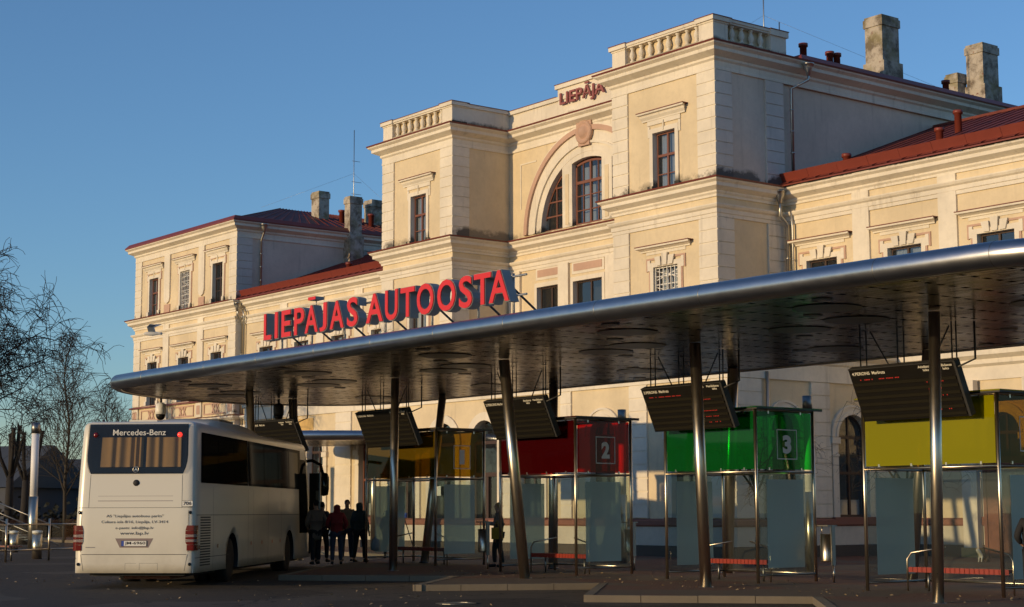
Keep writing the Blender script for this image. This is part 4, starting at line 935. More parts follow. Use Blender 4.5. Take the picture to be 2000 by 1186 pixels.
def bench(xl, xr, y, zb, label):
    o = tag(empty('bench', ((xl+xr)/2, y, zb)), label, 'bench', 'red slatted benches in the shelters')
    t = MB(); n = int((xr-xl)/.105)
    for i in range(n): a = xl+(xr-xl)*i/n; t.box(a+.006, a+(xr-xl)/n-.006, y-.20, y+.20, zb+.40, zb+.45, 'bench'); t.box(a+.006, a+(xr-xl)/n-.006, y-.21, y-.2, zb+.36, zb+.455, 'bench')
    t.build('seat', o)
    t = MB(); t.tube([(xl, y-.16, zb+.375), (xr, y-.16, zb+.375)], .018, 'steel', 8); t.tube([(xl, y+.16, zb+.375), (xr, y+.16, zb+.375)], .018, 'steel', 8); t.build('seat_rail', o)
    for s, x in ((1, xl-.06), (-1, xr+.06)): MB().tube([(x, y-.16, zb), (x, y-.16, zb+.60), (x+s*.09, y-.14, zb+.72), (x+s*.75, y+.02, zb+.83)], .018, 'steel', 8).build('armrest', o)
    for x in (xl+.3, xr-.3): MB().tube([(x, y, zb), (x, y, zb+.37)], .022, 'steeldark', 8).build('leg', o)
a = shelter(4, -21.35, -18.3, 25.05, 1.75, 'g_yellow', 's_amber', 'glass shelter with opaque yellow upper band, nearest the camera'); bench(a[1], a[2], a[3], a[0], 'red slatted bench inside the yellow shelter')
a = shelter(3, -27.35, -24.62, 25.5, 1.75, 'g_green', 's_green', 'glass shelter with green upper band and number 3'); bench(a[1], a[2], a[3], a[0], 'red slatted bench inside the green shelter')
a = shelter(2, -32.75, -29.9, 25.05, 1.7, 'g_red', 's_red', 'glass shelter with dark red upper band and number 2'); bench(a[1], a[2], a[3], a[0], 'red slatted bench inside the dark red shelter')
a = shelter(1, -40.1, -36.75, 25.95, 1.6, 'g_amber', 's_amber', 'glass shelter with amber upper band and number 1'); bench(a[1], a[2], a[3], a[0], 'red slatted bench inside the amber shelter')

# --- second, lower canopy beyond the coach
C2 = tag(empty('side_canopy', (-57, 33, .25)), 'lower steel canopy in front of the station hall beyond the coach', 'canopy')
ux, uy = Vector((.614, .789)), Vector((-.789, .614)); P0 = Vector((-54.6, 30.3))
def q2(a, b): p = P0+ux*a+uy*b; return (p.x, p.y)
o2 = smooth_closed([q2(0, 0), q2(5.0, 0), q2(5.6, 1.2), q2(5.6, 5), q2(4.6, 6.2), q2(.4, 6.2), q2(-.6, 5), q2(-.6, 1)], 2)
ar2 = sum(o2[i-1][0]*o2[i][1]-o2[i][0]*o2[i-1][1] for i in range(len(o2))); s2 = 1 if ar2 < 0 else -1
t = MB(); ring(t, inset(o2, s2*.2), 4.45, .18, 'tube'); t.build('edge_tube', C2)
t = MB(); oo = inset(o2, s2*.15); t.add([(x, y, 4.29) for x, y in oo], [tuple(range(len(oo)))], 'soffit'); t.build('soffit', C2)
t = MB(); t.add([(x, y, 4.58) for x, y in oo], [tuple(range(len(oo)))], 'zinc'); t.build('roof_sheet', C2)
for a_, b_ in ((1.0, 3.5), (4.2, 3.5)): x, y = q2(a_, b_); MB().tube([(x, y, .25), (x, y, 4.4)], .11, 'steel', 16).build('column', C2)

# --- lamp pillars
def lamp(x, y, zt, zo1, zo0, r, label, lean=0):
    zb = pz(x); o = tag(empty('lamp_pillar', (x, y, zb)), label, 'lamp pillar', 'steel lamp pillars with opal tube')
    MB().lathe((x, y, 0), [(r, zb), (r, zo0)], 'steel', 20).build('base', o); MB().lathe((x, y, 0), [(r*.86, zo0), (r*.86, zo1)], 'frostlamp', 20).build('opal_tube', o)
    MB().lathe((x, y, 0), [(r, zo1), (r, zt), (.01, zt+.01)], 'steeldark', 20).build('cap', o)
lamp(-59.73, 24.2, 4.95, 4.55, 2.25, .16, 'steel lamp pillar with white tube left of the coach')
lamp(-27.98, 30.8, 4.42, 4.05, 2.1, .12, 'steel lamp pillar just behind the green shelter'); lamp(-35.5, 31.45, 4.48, 4.1, 2.1, .12, 'steel lamp pillar behind the dark red shelter')
# --- litter bins
def bin_(x, y, label):
    zb = pz(x); o = tag(empty('litter_bin', (x, y, zb)), label, 'litter bin', 'steel litter bins beside the shelters')
    MB().lathe((x, y, 0), [(.135, zb+.42), (.14, zb+.45), (.14, zb+1.0), (.125, zb+1.0)], 'steel', 20).build('drum', o)
    t = MB(); t.box(x-.14, x+.17, y-.14, y+.14, zb+1.16, zb+1.185, 'steeldark'); t.tube([(x-.13, y, zb+1.0), (x-.13, y, zb+1.16)], .012, 'steel', 6); t.build('lid', o)
    t = MB(); t.box(x+.15, x+.19, y-.05, y+.05, zb+.35, zb+1.18, 'steeldark'); t.tube([(x+.17, y, zb), (x+.17, y, zb+.36)], .022, 'steel', 8); t.build('post', o)
bin_(-24.25, 27.2, 'round steel litter bin on a post right of the green shelter'); bin_(-31.6, 28.2, 'round steel litter bin right of the dark red shelter'); bin_(-34.3, 25.7, 'round steel litter bin between the amber and dark red shelters')
# --- cameras under the canopy
for (x, y, lb, s) in ((-45.33, 22.15, 'white dome camera hanging under the left tip of the canopy', 'white'), (-43.6, 25.1, 'dark dome camera on the canopy column behind the coach', 'dark')):
    o = tag(empty('security_camera', (x, y, 4.97)), lb, 'camera')
    MB().tube([(x, y, 4.97), (x, y, 4.82)], .04, 'dark', 8).build('bracket', o)
    MB().lathe((x, y, 0), [(.07, 4.84), (.15, 4.78), (.16, 4.6), (.15, 4.5)], s, 16).build('housing', o); MB().lathe((x, y, 0), [(.14, 4.5), (.13, 4.42), (.08, 4.35), (.02, 4.33)], 'board', 16).build('dome', o)

# ================================================================ COACH
H = R_(138.41); BC = Vector((-31.74, 16.345))+Vector((-math.sin(H), math.cos(H)))*1.275
BUS = tag(empty('coach', (BC.x, BC.y, gz(-32)), H), 'cream white touring coach seen from behind with drawn beige drapes', 'coach')
LBUS, HW, ZT, ZBm = 13.05, 1.275, 3.46, .32
def taper(z): return 1-.05*max(0, (z-1.1)/2.4)**1.3
def endx(x, z):
    a = max(0, (z-1.2)/2.3)
    if x < 1.5: x = x+(1.5-x)/1.5*.20*a**1.6
    if x > 11: x = x-(x-11)/2.05*(.75*a**1.5)
    return x
def warp(x, y, z): return (endx(x, z), y*taper(z), z)
def side(x, z, s=-1, e=.006): p = warp(x, s*HW, z); return (p[0], p[1]+s*e, p[2])
def busbody():
    bm = bmesh.new(); nx_, ny, nz_ = 40, 14, 16; r = .17
    def rb(x, y, z):
        c = (min(max(x, r), LBUS-r), min(max(y, -HW+r), HW-r), min(z, ZT-r)); d = Vector((x-c[0], y-c[1], z-c[2]))
        if d.length > 1e-6 and sum(abs(q) > 1e-6 for q in d) > 1: d = d.normalized()*r
        return (c[0]+d[0], c[1]+d[1], c[2]+d[2])
    def ax(n, a, b):
        e = [a, a+.03, a+.08, a+r]; f = [b-r, b-.08, b-.03, b]; m = [a+r+(b-a-2*r)*i/(n) for i in range(1, n)]; return e+m+f
    X, Y, Z = ax(nx_, 0, LBUS), ax(ny, -HW, HW), [ZBm+(ZT-r-ZBm)*i/nz_ for i in range(nz_+1)]+[ZT-.08, ZT-.03, ZT]
    cache = {}
    def V(i, j, k):
        if (i, j, k) not in cache: cache[(i, j, k)] = bm.verts.new(warp(*rb(X[i], Y[j], Z[k])))
        return cache[(i, j, k)]
    a, b, c = len(X)-1, len(Y)-1, len(Z)-1
    for i in range(a):
        for k in range(c):
            for j in (0, b): bm.faces.new((V(i, j, k), V(i+1, j, k), V(i+1, j, k+1), V(i, j, k+1)))
        for j in range(b):
            for k in (0, c): bm.faces.new((V(i, j, k), V(i+1, j, k), V(i+1, j+1, k), V(i, j+1, k)))
    for j in range(b):
        for k in range(c):
            for i in (0, a): bm.faces.new((V(i, j, k), V(i, j+1, k), V(i, j+1, k+1), V(i, j, k+1)))
    bmesh.ops.recalc_face_normals(bm, faces=bm.faces)
    me = bpy.data.meshes.new('body'); bm.to_mesh(me); bm.free(); me.materials.append(M['bus']); me.materials.append(M['black'])
    for p in me.polygons: p.use_smooth = True
    return me
bo = bpy.data.objects.new('body', busbody()); link(bo)
cut = MB()
for x in (3.35, 9.9): cut.lathe((x, 0, .5), [(.60, -1.5), (.60, 1.5)], 'black', 32, False, 'y')
co = cut.build('cutter'); md = bo.modifiers.new('b', 'BOOLEAN'); md.operation = 'DIFFERENCE'; md.object = co; md.solver = 'EXACT'
bpy.context.view_layer.update()
me2 = bpy.data.meshes.new_from_object(bo.evaluated_get(bpy.context.evaluated_depsgraph_get())); bo.modifiers.clear(); bo.data = me2; bpy.data.objects.remove(co)
for p in me2.polygons:
    c = p.center; 
    for x in (3.35, 9.9):
        if abs(math.hypot(c.x-x, c.z-.5)-.60) < .03 and abs(c.y) < 1.26 and abs(p.normal.y) < .3: p.material_index = 1; p.use_smooth = False
bo.parent = BUS
def bb(mb, name, par=None): return mb.build(name, par or BUS, local=True)
def strip(mb, xs_, z0, z1, m, s=-1, e=.006, th=0):
    """panel laid on the coach side following its curve"""
    zs = [z0+(z1-z0)*i/6 for i in range(7)]; n = len(xs_); vs = [side(x, z, s, e) for z in zs for x in xs_]
    mb.add(vs, [(j*n+i, j*n+i+1, (j+1)*n+i+1, (j+1)*n+i) for j in range(6) for i in range(n-1)], m, True)
def lin(a, b, n=8): return [a+(b-a)*i/n for i in range(n+1)]
def rearp(y, z, e=.006): p = warp(0, y, z); return (p[0]-e, p[1], p[2])
for s in (-1, 1):
    t = MB(); strip(t, lin(.45, 4.93), 2.18, 3.24, 'busblack', s, .006); bb(t, 'side_window')
    t = MB(); strip(t, lin(4.98, 11.6, 12), 2.18, 3.24, 'busblack', s, .006); bb(t, 'side_window')
    t = MB()
    for x0, x1 in ((.62, 2.0), (2.06, 3.45), (3.5, 4.83), (5.08, 6.7), (6.76, 8.4), (8.46, 9.8), (9.86, 11.1)): strip(t, lin(x0, x1, 4), 2.24, 3.16, 'busgl', s, .010)
    bb(t, 'window_glass')
    t = MB(); strip(t, lin(11.25, 12.6), 1.7 if s == 1 else 1.0, 3.0, 'busblack', s, .007); bb(t, 'door' if s == -1 else 'side_window')
    t = MB() # panel gaps
    for x in (1.55, 4.95, 5.55, 7.2, 8.8): strip(t, [x, x+.012], .36, 2.1, 'dark', s, .003)
    strip(t, lin(.1, 11.2, 20), 1.50, 1.512, 'dark', s, .003); strip(t, lin(.0, 3.0, 6), .62, .632, 'dark', s, .003); bb(t, 'panel_gap')
    t = MB()
    for i in range(19): z = .45+i*.055; strip(t, lin(.42, 1.30, 3), z, z+.032, 'dark', s, .004); strip(t, lin(.42, 1.30, 3), z+.032, z+.042, 'bus', s, .012)
    bb(t, 'vent_grille')
    for x in (.28, 1.9, 5.2, 6.4, 7.6, 8.6): t = MB(); strip(t, [x, x+.09], .80, .88, 'orange' if x > 2 else 'lamp_red', s, .012); bb(t, 'marker_light')

# rear end
t = MB()
def rpoly(pts, m, e): t.add([rearp(y, z, e) for y, z in pts], [tuple(range(len(pts)))], m)
def rgrid(mb, yf0, yf1, z0, z1, m, e, nz_=8, ny=8):
    vs = []
    for k in range(nz_+1):
        z = z0+(z1-z0)*k/nz_; a, b = yf0(z), yf1(z)
        for i in range(ny+1): vs.append(rearp(a+(b-a)*i/ny, z, e))
    mb.add(vs, [(k*(ny+1)+i, k*(ny+1)+i+1, (k+1)*(ny+1)+i+1, (k+1)*(ny+1)+i) for k in range(nz_) for i in range(ny)], m, True)
wl_ = lambda z: 1.10-.12*max(0, (2.75-z)/.42)**2; wr_ = lambda z: -wl_(z)
rgrid(t, wr_, wl_, 2.36, 3.40, 'busblack', .004); bb(t, 'rear_window_surround')
t = MB(); dr = random.Random(3)
def fold(y): return .012*math.sin(y*38+1.5*math.sin(y*5))
vs = []; n_ = 120; spans = [(-.97, -.20), (-.13, .80)]
for a_, b_ in spans:
    k0 = len(vs)
    for i in range(n_+1):
        y = a_+(b_-a_)*i/n_
        for z in (2.50, 3.12): p = rearp(y, z, .010+.026*(1+math.sin(y*34+2.6*math.sin(y*5.3)+1.1*math.sin(y*13)))); vs.append(p)
    t.add(vs[k0:], [(2*i, 2*i+2, 2*i+3, 2*i+1) for i in range(n_)], 'busdrape', True)
bb(t, 'drape', None)
t = MB(); rgrid(t, wr_, wl_, 2.38, 3.38, 'busglass', .075); bb(t, 'rear_window')
t = MB(); text_into(t, 'Mercedes-Benz', rearp(.55, 3.16, .08), (0, -1, 0), (.10, 0, 1), 1.12, .12, 'print', .001, .004); bb(t, 'lettering')
def star(mb, y, z, r, m, e):
    P = [Vector(rearp(y+r*math.cos(a), z+r*math.sin(a), e)) for a in [2*math.pi*k/24 for k in range(25)]]; mb.tube(P, .006, m, 6, cap=False)
    for a in (90, 210, 330): c_, s_ = math.cos(R_(a)), math.sin(R_(a)); mb.add([rearp(y+c_*r, z+s_*r, e), rearp(y-s_*.012, z+c_*.012, e), rearp(y+s_*.012, z-c_*.012, e)], [(0, 1, 2)], m)
t = MB(); star(t, 0, 2.45, .06, 'steel', .082); bb(t, 'emblem')
t = MB(); t.lathe(rearp(0, 2.17, .0), [(.001, -.03), (.05, -.025), (.07, 0)], 'black', 16, True, 'x'); bb(t, 'rear_camera')
t = MB(); t2 = MB()
def rline(mb, y0, z0, y1, z1, m='dark', w=.008):
    n = 6
    for i in range(n):
        a, b = i/n, (i+1)/n; ya, yb = y0+(y1-y0)*a, y0+(y1-y0)*b; za, zc_ = z0+(z1-z0)*a, z0+(z1-z0)*b
        if abs(y1-y0) > abs(z1-z0): q = [rearp(ya, za-w/2, .002), rearp(yb, zc_-w/2, .002), rearp(yb, zc_+w/2, .002), rearp(ya, za+w/2, .002)]
        else: q = [rearp(ya-w/2, za, .002), rearp(ya+w/2, za, .002), rearp(yb+w/2, zc_, .002), rearp(yb-w/2, zc_, .002)]
        mb.add(q, [(0, 1, 2, 3)], m)
rline(t, .99, 2.34, .99, 1.66); rline(t, -.99, 2.34, -.99, 1.66); rline(t, 1.2, 1.66, -1.2, 1.66); rline(t, 1.13, 1.60, 1.13, .75); rline(t, -1.13, 1.60, -1.13, .75); rline(t, 1.1, .70, -1.1, .70, w=.012); rline(t, 1.12, .70, 1.06, .36); rline(t, -1.12, .70, -1.06, .36); rline(t, .8, 1.80, -.8, 1.80, 'lamp_clear', .012); rline(t, .8, 1.90, -.8, 1.90, 'lamp_clear', .006)
rline(t, -.05, .52, .18, .52, w=.004); rline(t, .18, .38, .18, .52, w=.004); rline(t, -.5, .52, -.12, .52, w=.004); rline(t, -.12, .38, -.12, .52, w=.004); rline(t, -.5, .38, -.5, .52, w=.004)
bb(t, 'panel_gap')
for s in (1, -1):
    t = MB()
    cols = ['lamp_red', 'lamp_red', 'lamp_clear', 'lamp_red', 'lamp_clear', 'lamp_red', 'lamp_red']
    zz = .78; hts = [.12, .06, .05, .05, .05, .08, .11]
    for cc, hh in zip(cols, hts):
        def wf(z, k): 
            w_ = .17 if .86 < z < 1.22 else .12
            return w_
        vs = []
        for z in (zz, zz+hh-.006):
            wI = 1.255-.15-(.03 if .9 < z < 1.25 else 0)
            for yy in (wI, 1.16, 1.22, 1.27): p = warp(.0, s*yy, z); vs.append((p[0]+(-.012 if yy < 1.25 else .0), p[1]+(s*.012 if yy > 1.25 else 0), p[2]))
            p = warp(.16, s*1.285, z); vs.append(p); p = warp(.24, s*1.283, z); vs.append(p)
        t.add(vs, [(i, i+1, 7+i, 6+i) for i in range(5)], cc, True); zz += hh
    bb(t, 'tail_light')
    t = MB(); t.lathe(rearp(s*.93, 3.17, .078), [(.001, -.012), (.05, -.01), (.055, 0)], 'lamp_lit' if s < 0 else 'lamp_red', 12, True, 'x'); bb(t, 'high_brake_light')
    for z in (1.56, .50): t = MB(); t.lathe(rearp(s*1.17, z, .0), [(.001, -.02), (.03, -.018), (.035, 0)], 'busblack', 12, True, 'x'); bb(t, 'reflector')
t = MB(); t.add([rearp(.40, 1.03, .004), rearp(-.40, 1.03, .004), rearp(-.30, .84, .004), rearp(.30, .84, .004)], [(0, 1, 2, 3)], 'lamp_clear'); bb(t, 'plate_recess')
t = MB(); p = rearp(0, .86, .01)[0]; t.box(p-.008, p, -.27, .27, .865, .985, 'dark'); t.box(p-.012, p-.008, -.26, .26, .872, .978, 'print'); t.box(p-.014, p-.012, .21, .26, .872, .978, 'euroblue')
text_into(t, 'JM-6960', (p-.013, .19, .888), (0, -1, 0), (0, 0, 1), .43, .075, 'busblack', .001, .01); bb(t, 'number_plate')
t = MB(); e = .012
for s_, y, z, w_, h_ in (('AS "Liep\u0101jas autobusu parks"', .60, 1.445, 1.20, .075), ('Cukura iela 8/16, Liep\u0101ja, LV-3414', .70, 1.325, 1.40, .075), ('e-pasts: info@lap.lv', .40, 1.205, .80, .07), ('www.lap.lv', .30, 1.085, .60, .085)):
    text_into(t, s_, rearp(y, z, .006), (0, -1, 0), (0, 0, 1), w_, h_, 'printgrey', .001, 0)
text_into(t, 'bluetec', rearp(1.08, .835, .006), (0, -1, 0), (0, 0, 1), .18, .03, 'euroblue', .001, 0) if False else None
bb(t, 'owner_lettering')
t = MB(); t.add([rearp(-1.0, 1.80, .004), rearp(-1.215, 1.80, .004), rearp(-1.215, 1.69, .004), rearp(-1.0, 1.69, .004)], [(0, 1, 2, 3)], 'print')
for a_ in ((-.995, 1.685, -1.22, 1.685), (-.995, 1.805, -1.22, 1.805)): rline(t, *a_, w=.008)
text_into(t, '706', rearp(-1.02, 1.71, .007), (0, -1, 0), (0, 0, 1), .17, .075, 'printgrey', .001, .03); bb(t, 'fleet_number')
t = MB(); t.add([rearp(1.02, .855, .006), rearp(.82, .855, .006), rearp(.82, .835, .006), rearp(1.02, .835, .006)], [(0, 1, 2, 3)], 'lettergrey'); bb(t, 'badge')
# underside, wheels, roof unit, mirrors, windscreen
t = MB(); t.box(.5, 12.4, -1.0, 1.0, .24, .33, 'black'); t.box(.25, .6, -1.0, 1.0, .26, .36, 'black'); t.box(1.0, 2.6, -.5, .5, .16, .3, 'basered'); bb(t, 'chassis')
def wheel(x, s):
    w = empty('wheel', (0, 0, 0)); bpy.data.objects.remove(w)
    y = s*1.0
    t = MB(); t.lathe((x, y, .5), [(.30, -s*.16), (.46, -s*.16), (.50, -s*.12), (.50, s*.17), (.47, s*.21), (.30, s*.22)], 'black', 32, True, 'y'); tw = bb(t, 'wheel')
    t = MB(); t.lathe((x, y, .5), [(.30, s*.19), (.27, s*.20), (.24, s*.12), (.14, s*.10), (.12, s*.16), (.02, s*.18)], 'steel', 24, True, 'y')
    for k in range(10): a = 2*math.pi*k/10; t.lathe((x+.17*math.cos(a), y, .5+.17*math.sin(a)), [(.014, s*.10), (.014, s*.15), (.003, s*.155)], 'steel', 6, True, 'y')
    t.build('rim', tw, local=True)
    t = MB(); t.lathe((x, y, .5), [(.60, s*.26), (.60, -s*.3), (.02, -s*.3)], 'black', 24, True, 'y'); t.build('wheel_housing', tw, local=True) if False else None
for x in (3.35, 9.9):
    for s in (-1, 1): wheel(x, s)
for s in (-1, 1):
    t = MB(); t.lathe((3.35, s*.62, .5), [(.30, -.14), (.50, -.12), (.50, .12), (.30, .14)], 'black', 28, True, 'y'); bb(t, 'inner_wheel')
t = MB(); vs = []; P = [(2.9, 0), (3.2, .16), (3.9, .27), (6.4, .29), (7.4, .18), (8.2, 0)]
for x, h_ in P:
    for k in range(9): a = math.pi*k/8; vs.append((x, .92*math.cos(a)*(1 if abs(math.cos(a)) < .99 else 1), 3.42+.03+h_*math.sin(a)**.5 if 0 < k < 8 else 3.42))
t.add(vs, [(i*9+k, i*9+k+1, (i+1)*9+k+1, (i+1)*9+k) for i in range(5) for k in range(8)], 'bus', True); t.box(4.9, 6.3, -.55, .55, 3.70, 3.76, 'dark'); bb(t, 'air_conditioning_unit')
t = MB(); t.box(.45, .9, -.3, .3, 3.44, 3.50, 'bus'); t.tube([(.6, .9, 3.42), (.6, .9, 3.52)], .03, 'dark', 8); bb(t, 'roof_hatch')
for s in (-1, 1):
    t = MB(); t.tube([(12.7, s*1.05, 2.98), (13.0, s*1.28, 3.02), (13.15, s*1.50, 2.90), (13.15, s*1.58, 2.6)], .045, 'busblack', 10); A_ = (13.15, s*1.60)
    t.lathe((A_[0], A_[1], 0), [(.02, 2.02), (.12, 2.05), (.145, 2.2), (.145, 2.55), (.10, 2.66), (.02, 2.68)], 'busblack', 14); bb(t, 'mirror')
t = MB(); vs = []; n_ = 8
for k in range(9):
    z = 1.25+(3.2-1.25)*k/8
    for i in range(9): y = -1.12+2.24*i/8; p = warp(LBUS, y, z); vs.append((p[0]+.01, p[1], p[2]))
t.add(vs, [(k*9+i, k*9+i+1, (k+1)*9+i+1, (k+1)*9+i) for k in range(8) for i in range(8)], 'busblack', True); bb(t, 'windscreen')
# the open front door leaf on the platform side
t = MB(); t.box(12.50, 12.56, -1.58, -1.30, .42, 2.65, 'busblack'); t.box(12.49, 12.57, -1.62, -1.58, .40, 2.67, 'steeldark'); bb(t, 'door_leaf')

# ================================================================ PEOPLE AND ANIMALS
def skinned(name, verts, edges, radii, mat, parent, sub=1, root=0, rv=None):
    me = bpy.data.meshes.new(name); me.from_pydata(verts, edges, []); o = bpy.data.objects.new(name, me); link(o)
    md = o.modifiers.new('s', 'SKIN'); md.use_smooth_shade = True
    for i, r in enumerate(radii):
        sv = me.skin_vertices[0].data[i]; sv.radius = r if isinstance(r, tuple) else (r, r)
    me.skin_vertices[0].data[root].use_root = True
    ms = o.modifiers.new('u', 'SUBSURF'); ms.levels = sub; ms.render_levels = sub
    bpy.context.view_layer.update()
    m2 = bpy.data.meshes.new_from_object(o.evaluated_get(bpy.context.evaluated_depsgraph_get())); o.modifiers.clear(); o.data = m2; bpy.data.meshes.remove(me)
    m2.materials.clear(); m2.materials.append(mat if not isinstance(mat, str) else M[mat]); m2.name = name
    for p in m2.polygons: p.use_smooth = True
    if parent is not None: o.parent = parent
    return o
def person(loc, face, h, label, coat, legs, hair, arms='down', longcoat=False, hood=False, stride=.06, group=None, bag=None, turn=0):
    """figure facing +Y in its own space; joints are laid out for height 1.75 and scaled"""
    k = h/1.75; o = tag(empty('person', loc, face), label, 'person', group); o.scale = (k, k, k)
    V, E_, Rr = [], [], []
    def j(x, y, z, r, p=None): V.append((x, y, z)); Rr.append(r); (E_.append((p, len(V)-1)) if p is not None else None); return len(V)-1
    pel = j(0, 0, .95, (.15, .11)); sp = j(0, -.01, 1.12, (.135, .10), pel); ch = j(0, -.01, 1.32, (.165, .115), sp); nk = j(0, 0, 1.47, .055, ch)
    hb = j(0, .015, 1.55, (.062, .072), nk); hm = j(0, .02, 1.63, (.075, .092), hb); ht = j(0, .005, 1.71, (.062, .075), hm)
    nose = j(0, .115, 1.605, .014, hm)
    jts = {}
    for s in (-1, 1):
        hp = j(s*.10, 0, .88, .095, pel); kn = j(s*.115, s*stride+.03, .50, .062, hp); an = j(s*.12, s*stride*1.6-.02, .09, .042, kn); to = j(s*.13, s*stride*1.6+.14, .035, .036, an)
        sh = j(s*.17, -.01, 1.40, .062, ch)
        if arms == 'down' or (arms == 'right' and s == -1): el = (s*.25, -.02, 1.13); wr = (s*.27, .06, .90); pa = (s*.27, .08, .83)
        elif arms == 'pocket': el = (s*.28, -.06, 1.14); wr = (s*.20, .12, 1.0); pa = (s*.16, .15, .96)
        else: el = (s*.24, .05, 1.14); wr = (s*.13, .26, 1.18); pa = (s*.09, .32, 1.20)
        e = j(*el, .046, sh); w = j(*wr, .030, e); p = j(*pa, (.036, .020), w); jts[s] = (sh, e, w, p)
        d = (Vector(pa)-Vector(wr)).normalized()
        lat = Vector((0, 1, 0)) if abs(d.z) > .6 else Vector((0, 0, 1))
        for f, (off, ln) in enumerate(((.028, .070), (.010, .080), (-.010, .074), (-.028, .058))):
            a = Vector(pa)+lat*off+d*.035; b = a+d*ln*.55; c = b+(d*.6+Vector((-s*.5, .1, 0))).normalized()*ln*.45
            i1 = j(*a, .010, p); i2 = j(*b, .009, i1); j(*c, .0075, i2)
        a = Vector(wr)+d*.03+lat*.035; i1 = j(*a, .011, p); b = a+(d*.7+lat*.7).normalized()*.05; j(*b, .009, i1)
    skinned('body', V, E_, Rr, 'skin', o, 1)
    def shell(name, pts, ed, rr, mat): return skinned(name, pts, ed, rr, mat, o, 1)
    # trousers
    P = [V[pel]]; R2 = [(.165, .125)]; ed = []
    for s, b in ((-1, 8), (1, 8)):
        pass
    P, R2, ed = [(0, 0, .95)], [(.16, .12)], []
    for s in (-1, 1):
        n = len(P); P += [(s*.10, 0, .86), (s*.115, s*stride+.03, .50), (s*.12, s*stride*1.6-.02, .10)]; R2 += [.108, .080, .062]; ed += [(0, n), (n, n+1), (n+1, n+2)]
    shell('trousers', P, ed, R2, legs)
    for s in (-1, 1): skinned('shoe', [(s*.12, s*stride*1.6-.06, .05), (s*.122, s*stride*1.6+.05, .045), (s*.13, s*stride*1.6+.17, .035)], [(0, 1), (1, 2)], [.052, .048, .036], 'black', o, 1)
    # coat
    low = .62 if longcoat else .84
    P = [(0, 0, 1.02), (0, 0, low), (0, -.01, 1.14), (0, -.01, 1.32), (0, -.005, 1.45)]; R2 = [(.185, .145), (.205 if longcoat else .19, .16), (.175, .135), (.195, .15), (.09, .085)]; ed = [(0, 1), (0, 2), (2, 3), (3, 4)]
    for s in (-1, 1):
        sh, e, w, p = jts[s]; n = len(P); P += [V[sh], V[e], tuple(Vector(V[w])*.9+Vector(V[e])*.1)]; R2 += [.085, .068, .055]; ed += [(3, n), (n, n+1), (n+1, n+2)]
    if hood: n = len(P); P += [(0, -.03, 1.60), (0, -.035, 1.70)]; R2 += [(.115, .115), (.09, .09)]; ed += [(4, n), (n, n+1)]
    shell('coat', P, ed, R2, coat)
    if not hood: skinned('hair', [(0, -.03, 1.56), (0, -.02, 1.67), (0, .0, 1.745)], [(0, 1), (1, 2)], [(.082, .075), (.092, .098), (.06, .07)], hair, o, 1)
    else: pass
    if bag == 'side': skinned('bag', [(.30, .02, .86), (.30, .02, .70)], [(0, 1)], [(.07, .13), (.08, .16)], 'dark', o, 1)
    return o
def cloth(name, c): M[name] = simple(name, c, .85, 0, .15, 12); return name
cl = [cloth('dark_red_coat', (.22, .015, .018)), cloth('dark_green_coat', (.03, .045, .045)), cloth('navy_coat', (.025, .03, .05)), cloth('taupe_coat', (.17, .13, .10)), cloth('charcoal_trousers', (.014, .014, .017)),
      cloth('dark_jeans', (.03, .045, .08)), cloth('brown_hair', (.05, .022, .010)), cloth('blond_hair', (.36, .23, .09)), cloth('dark_hair', (.012, .009, .007)), cloth('tan_coat', (.30, .20, .12)), cloth('mustard_bag', (.35, .24, .02)), cloth('plastic_bag', (.28, .32, .36))]
fcam = math.pi+YAW   # looks back at the camera
def P3(x, y): return (x, y, pz(x))
G1 = 'people boarding the coach'
person(P3(-39.6, 24.0), YAW+.5, 1.74, 'person in a long taupe coat at the open coach door', 'taupe_coat', 'charcoal_trousers', 'dark_hair', 'pocket', True, group=G1)
person(P3(-41.0, 25.05), YAW-.4, 1.70, 'person in a navy coat with a shoulder bag behind the coach door', 'navy_coat', 'charcoal_trousers', 'dark_hair', 'down', False, bag='side', group=G1)
person(P3(-39.25, 24.45), YAW+.1, 1.66, 'person in a hooded dark red coat in front of the boarding group', 'dark_red_coat', 'dark_jeans', 'dark_hair', 'pocket', False, True, group=G1)
person(P3(-41.2, 26.0), fcam, 1.76, 'brown haired person in a tan coat facing the camera behind the red coat', 'tan_coat', 'dark_jeans', 'brown_hair', 'down', False, group=G1)
pg = person(P3(-40.45, 25.95), YAW-.5, 1.72, 'person in a hooded dark green coat at the right end of the boarding group', 'dark_green_coat', 'charcoal_trousers', 'dark_hair', 'down', False, True, group=G1)
person(P3(-43.0, 28.6), YAW+.3, 1.50, 'hooded person in black standing behind the glass of the amber shelter', 'charcoal_trousers', 'charcoal_trousers', 'dark_hair', 'pocket', True, True)
person(P3(-35.2, 26.85), YAW+math.pi*.55, 1.68, 'blond person in a long taupe coat between the amber and dark red shelters', 'taupe_coat', 'charcoal_trousers', 'blond_hair', 'front', True)
person(P3(-17.38, 24.66), YAW-.3, 1.66, 'person in a black quilted coat at the right edge of the photo', 'charcoal_trousers', 'charcoal_trousers', 'dark_hair', 'pocket', True)
def carrier(x, y, z, label, mat, w=.13):
    t = MB(); t.lathe((x, y, z), [(w*.4, 0), (w, .03), (w*1.05, .16), (w*.75, .30), (w*.25, .36), (w*.2, .40)], mat, 12); t.tube([(x, y, z+.4), (x, y, z+.56)], .012, mat, 6)
    o = t.build('carrier_bag'); tag(o, label, 'bag'); return o
carrier(-40.1, 26.25, pz(-40)+.32, 'thin pale plastic bag held beside the dark green coat', 'plastic_bag'); 
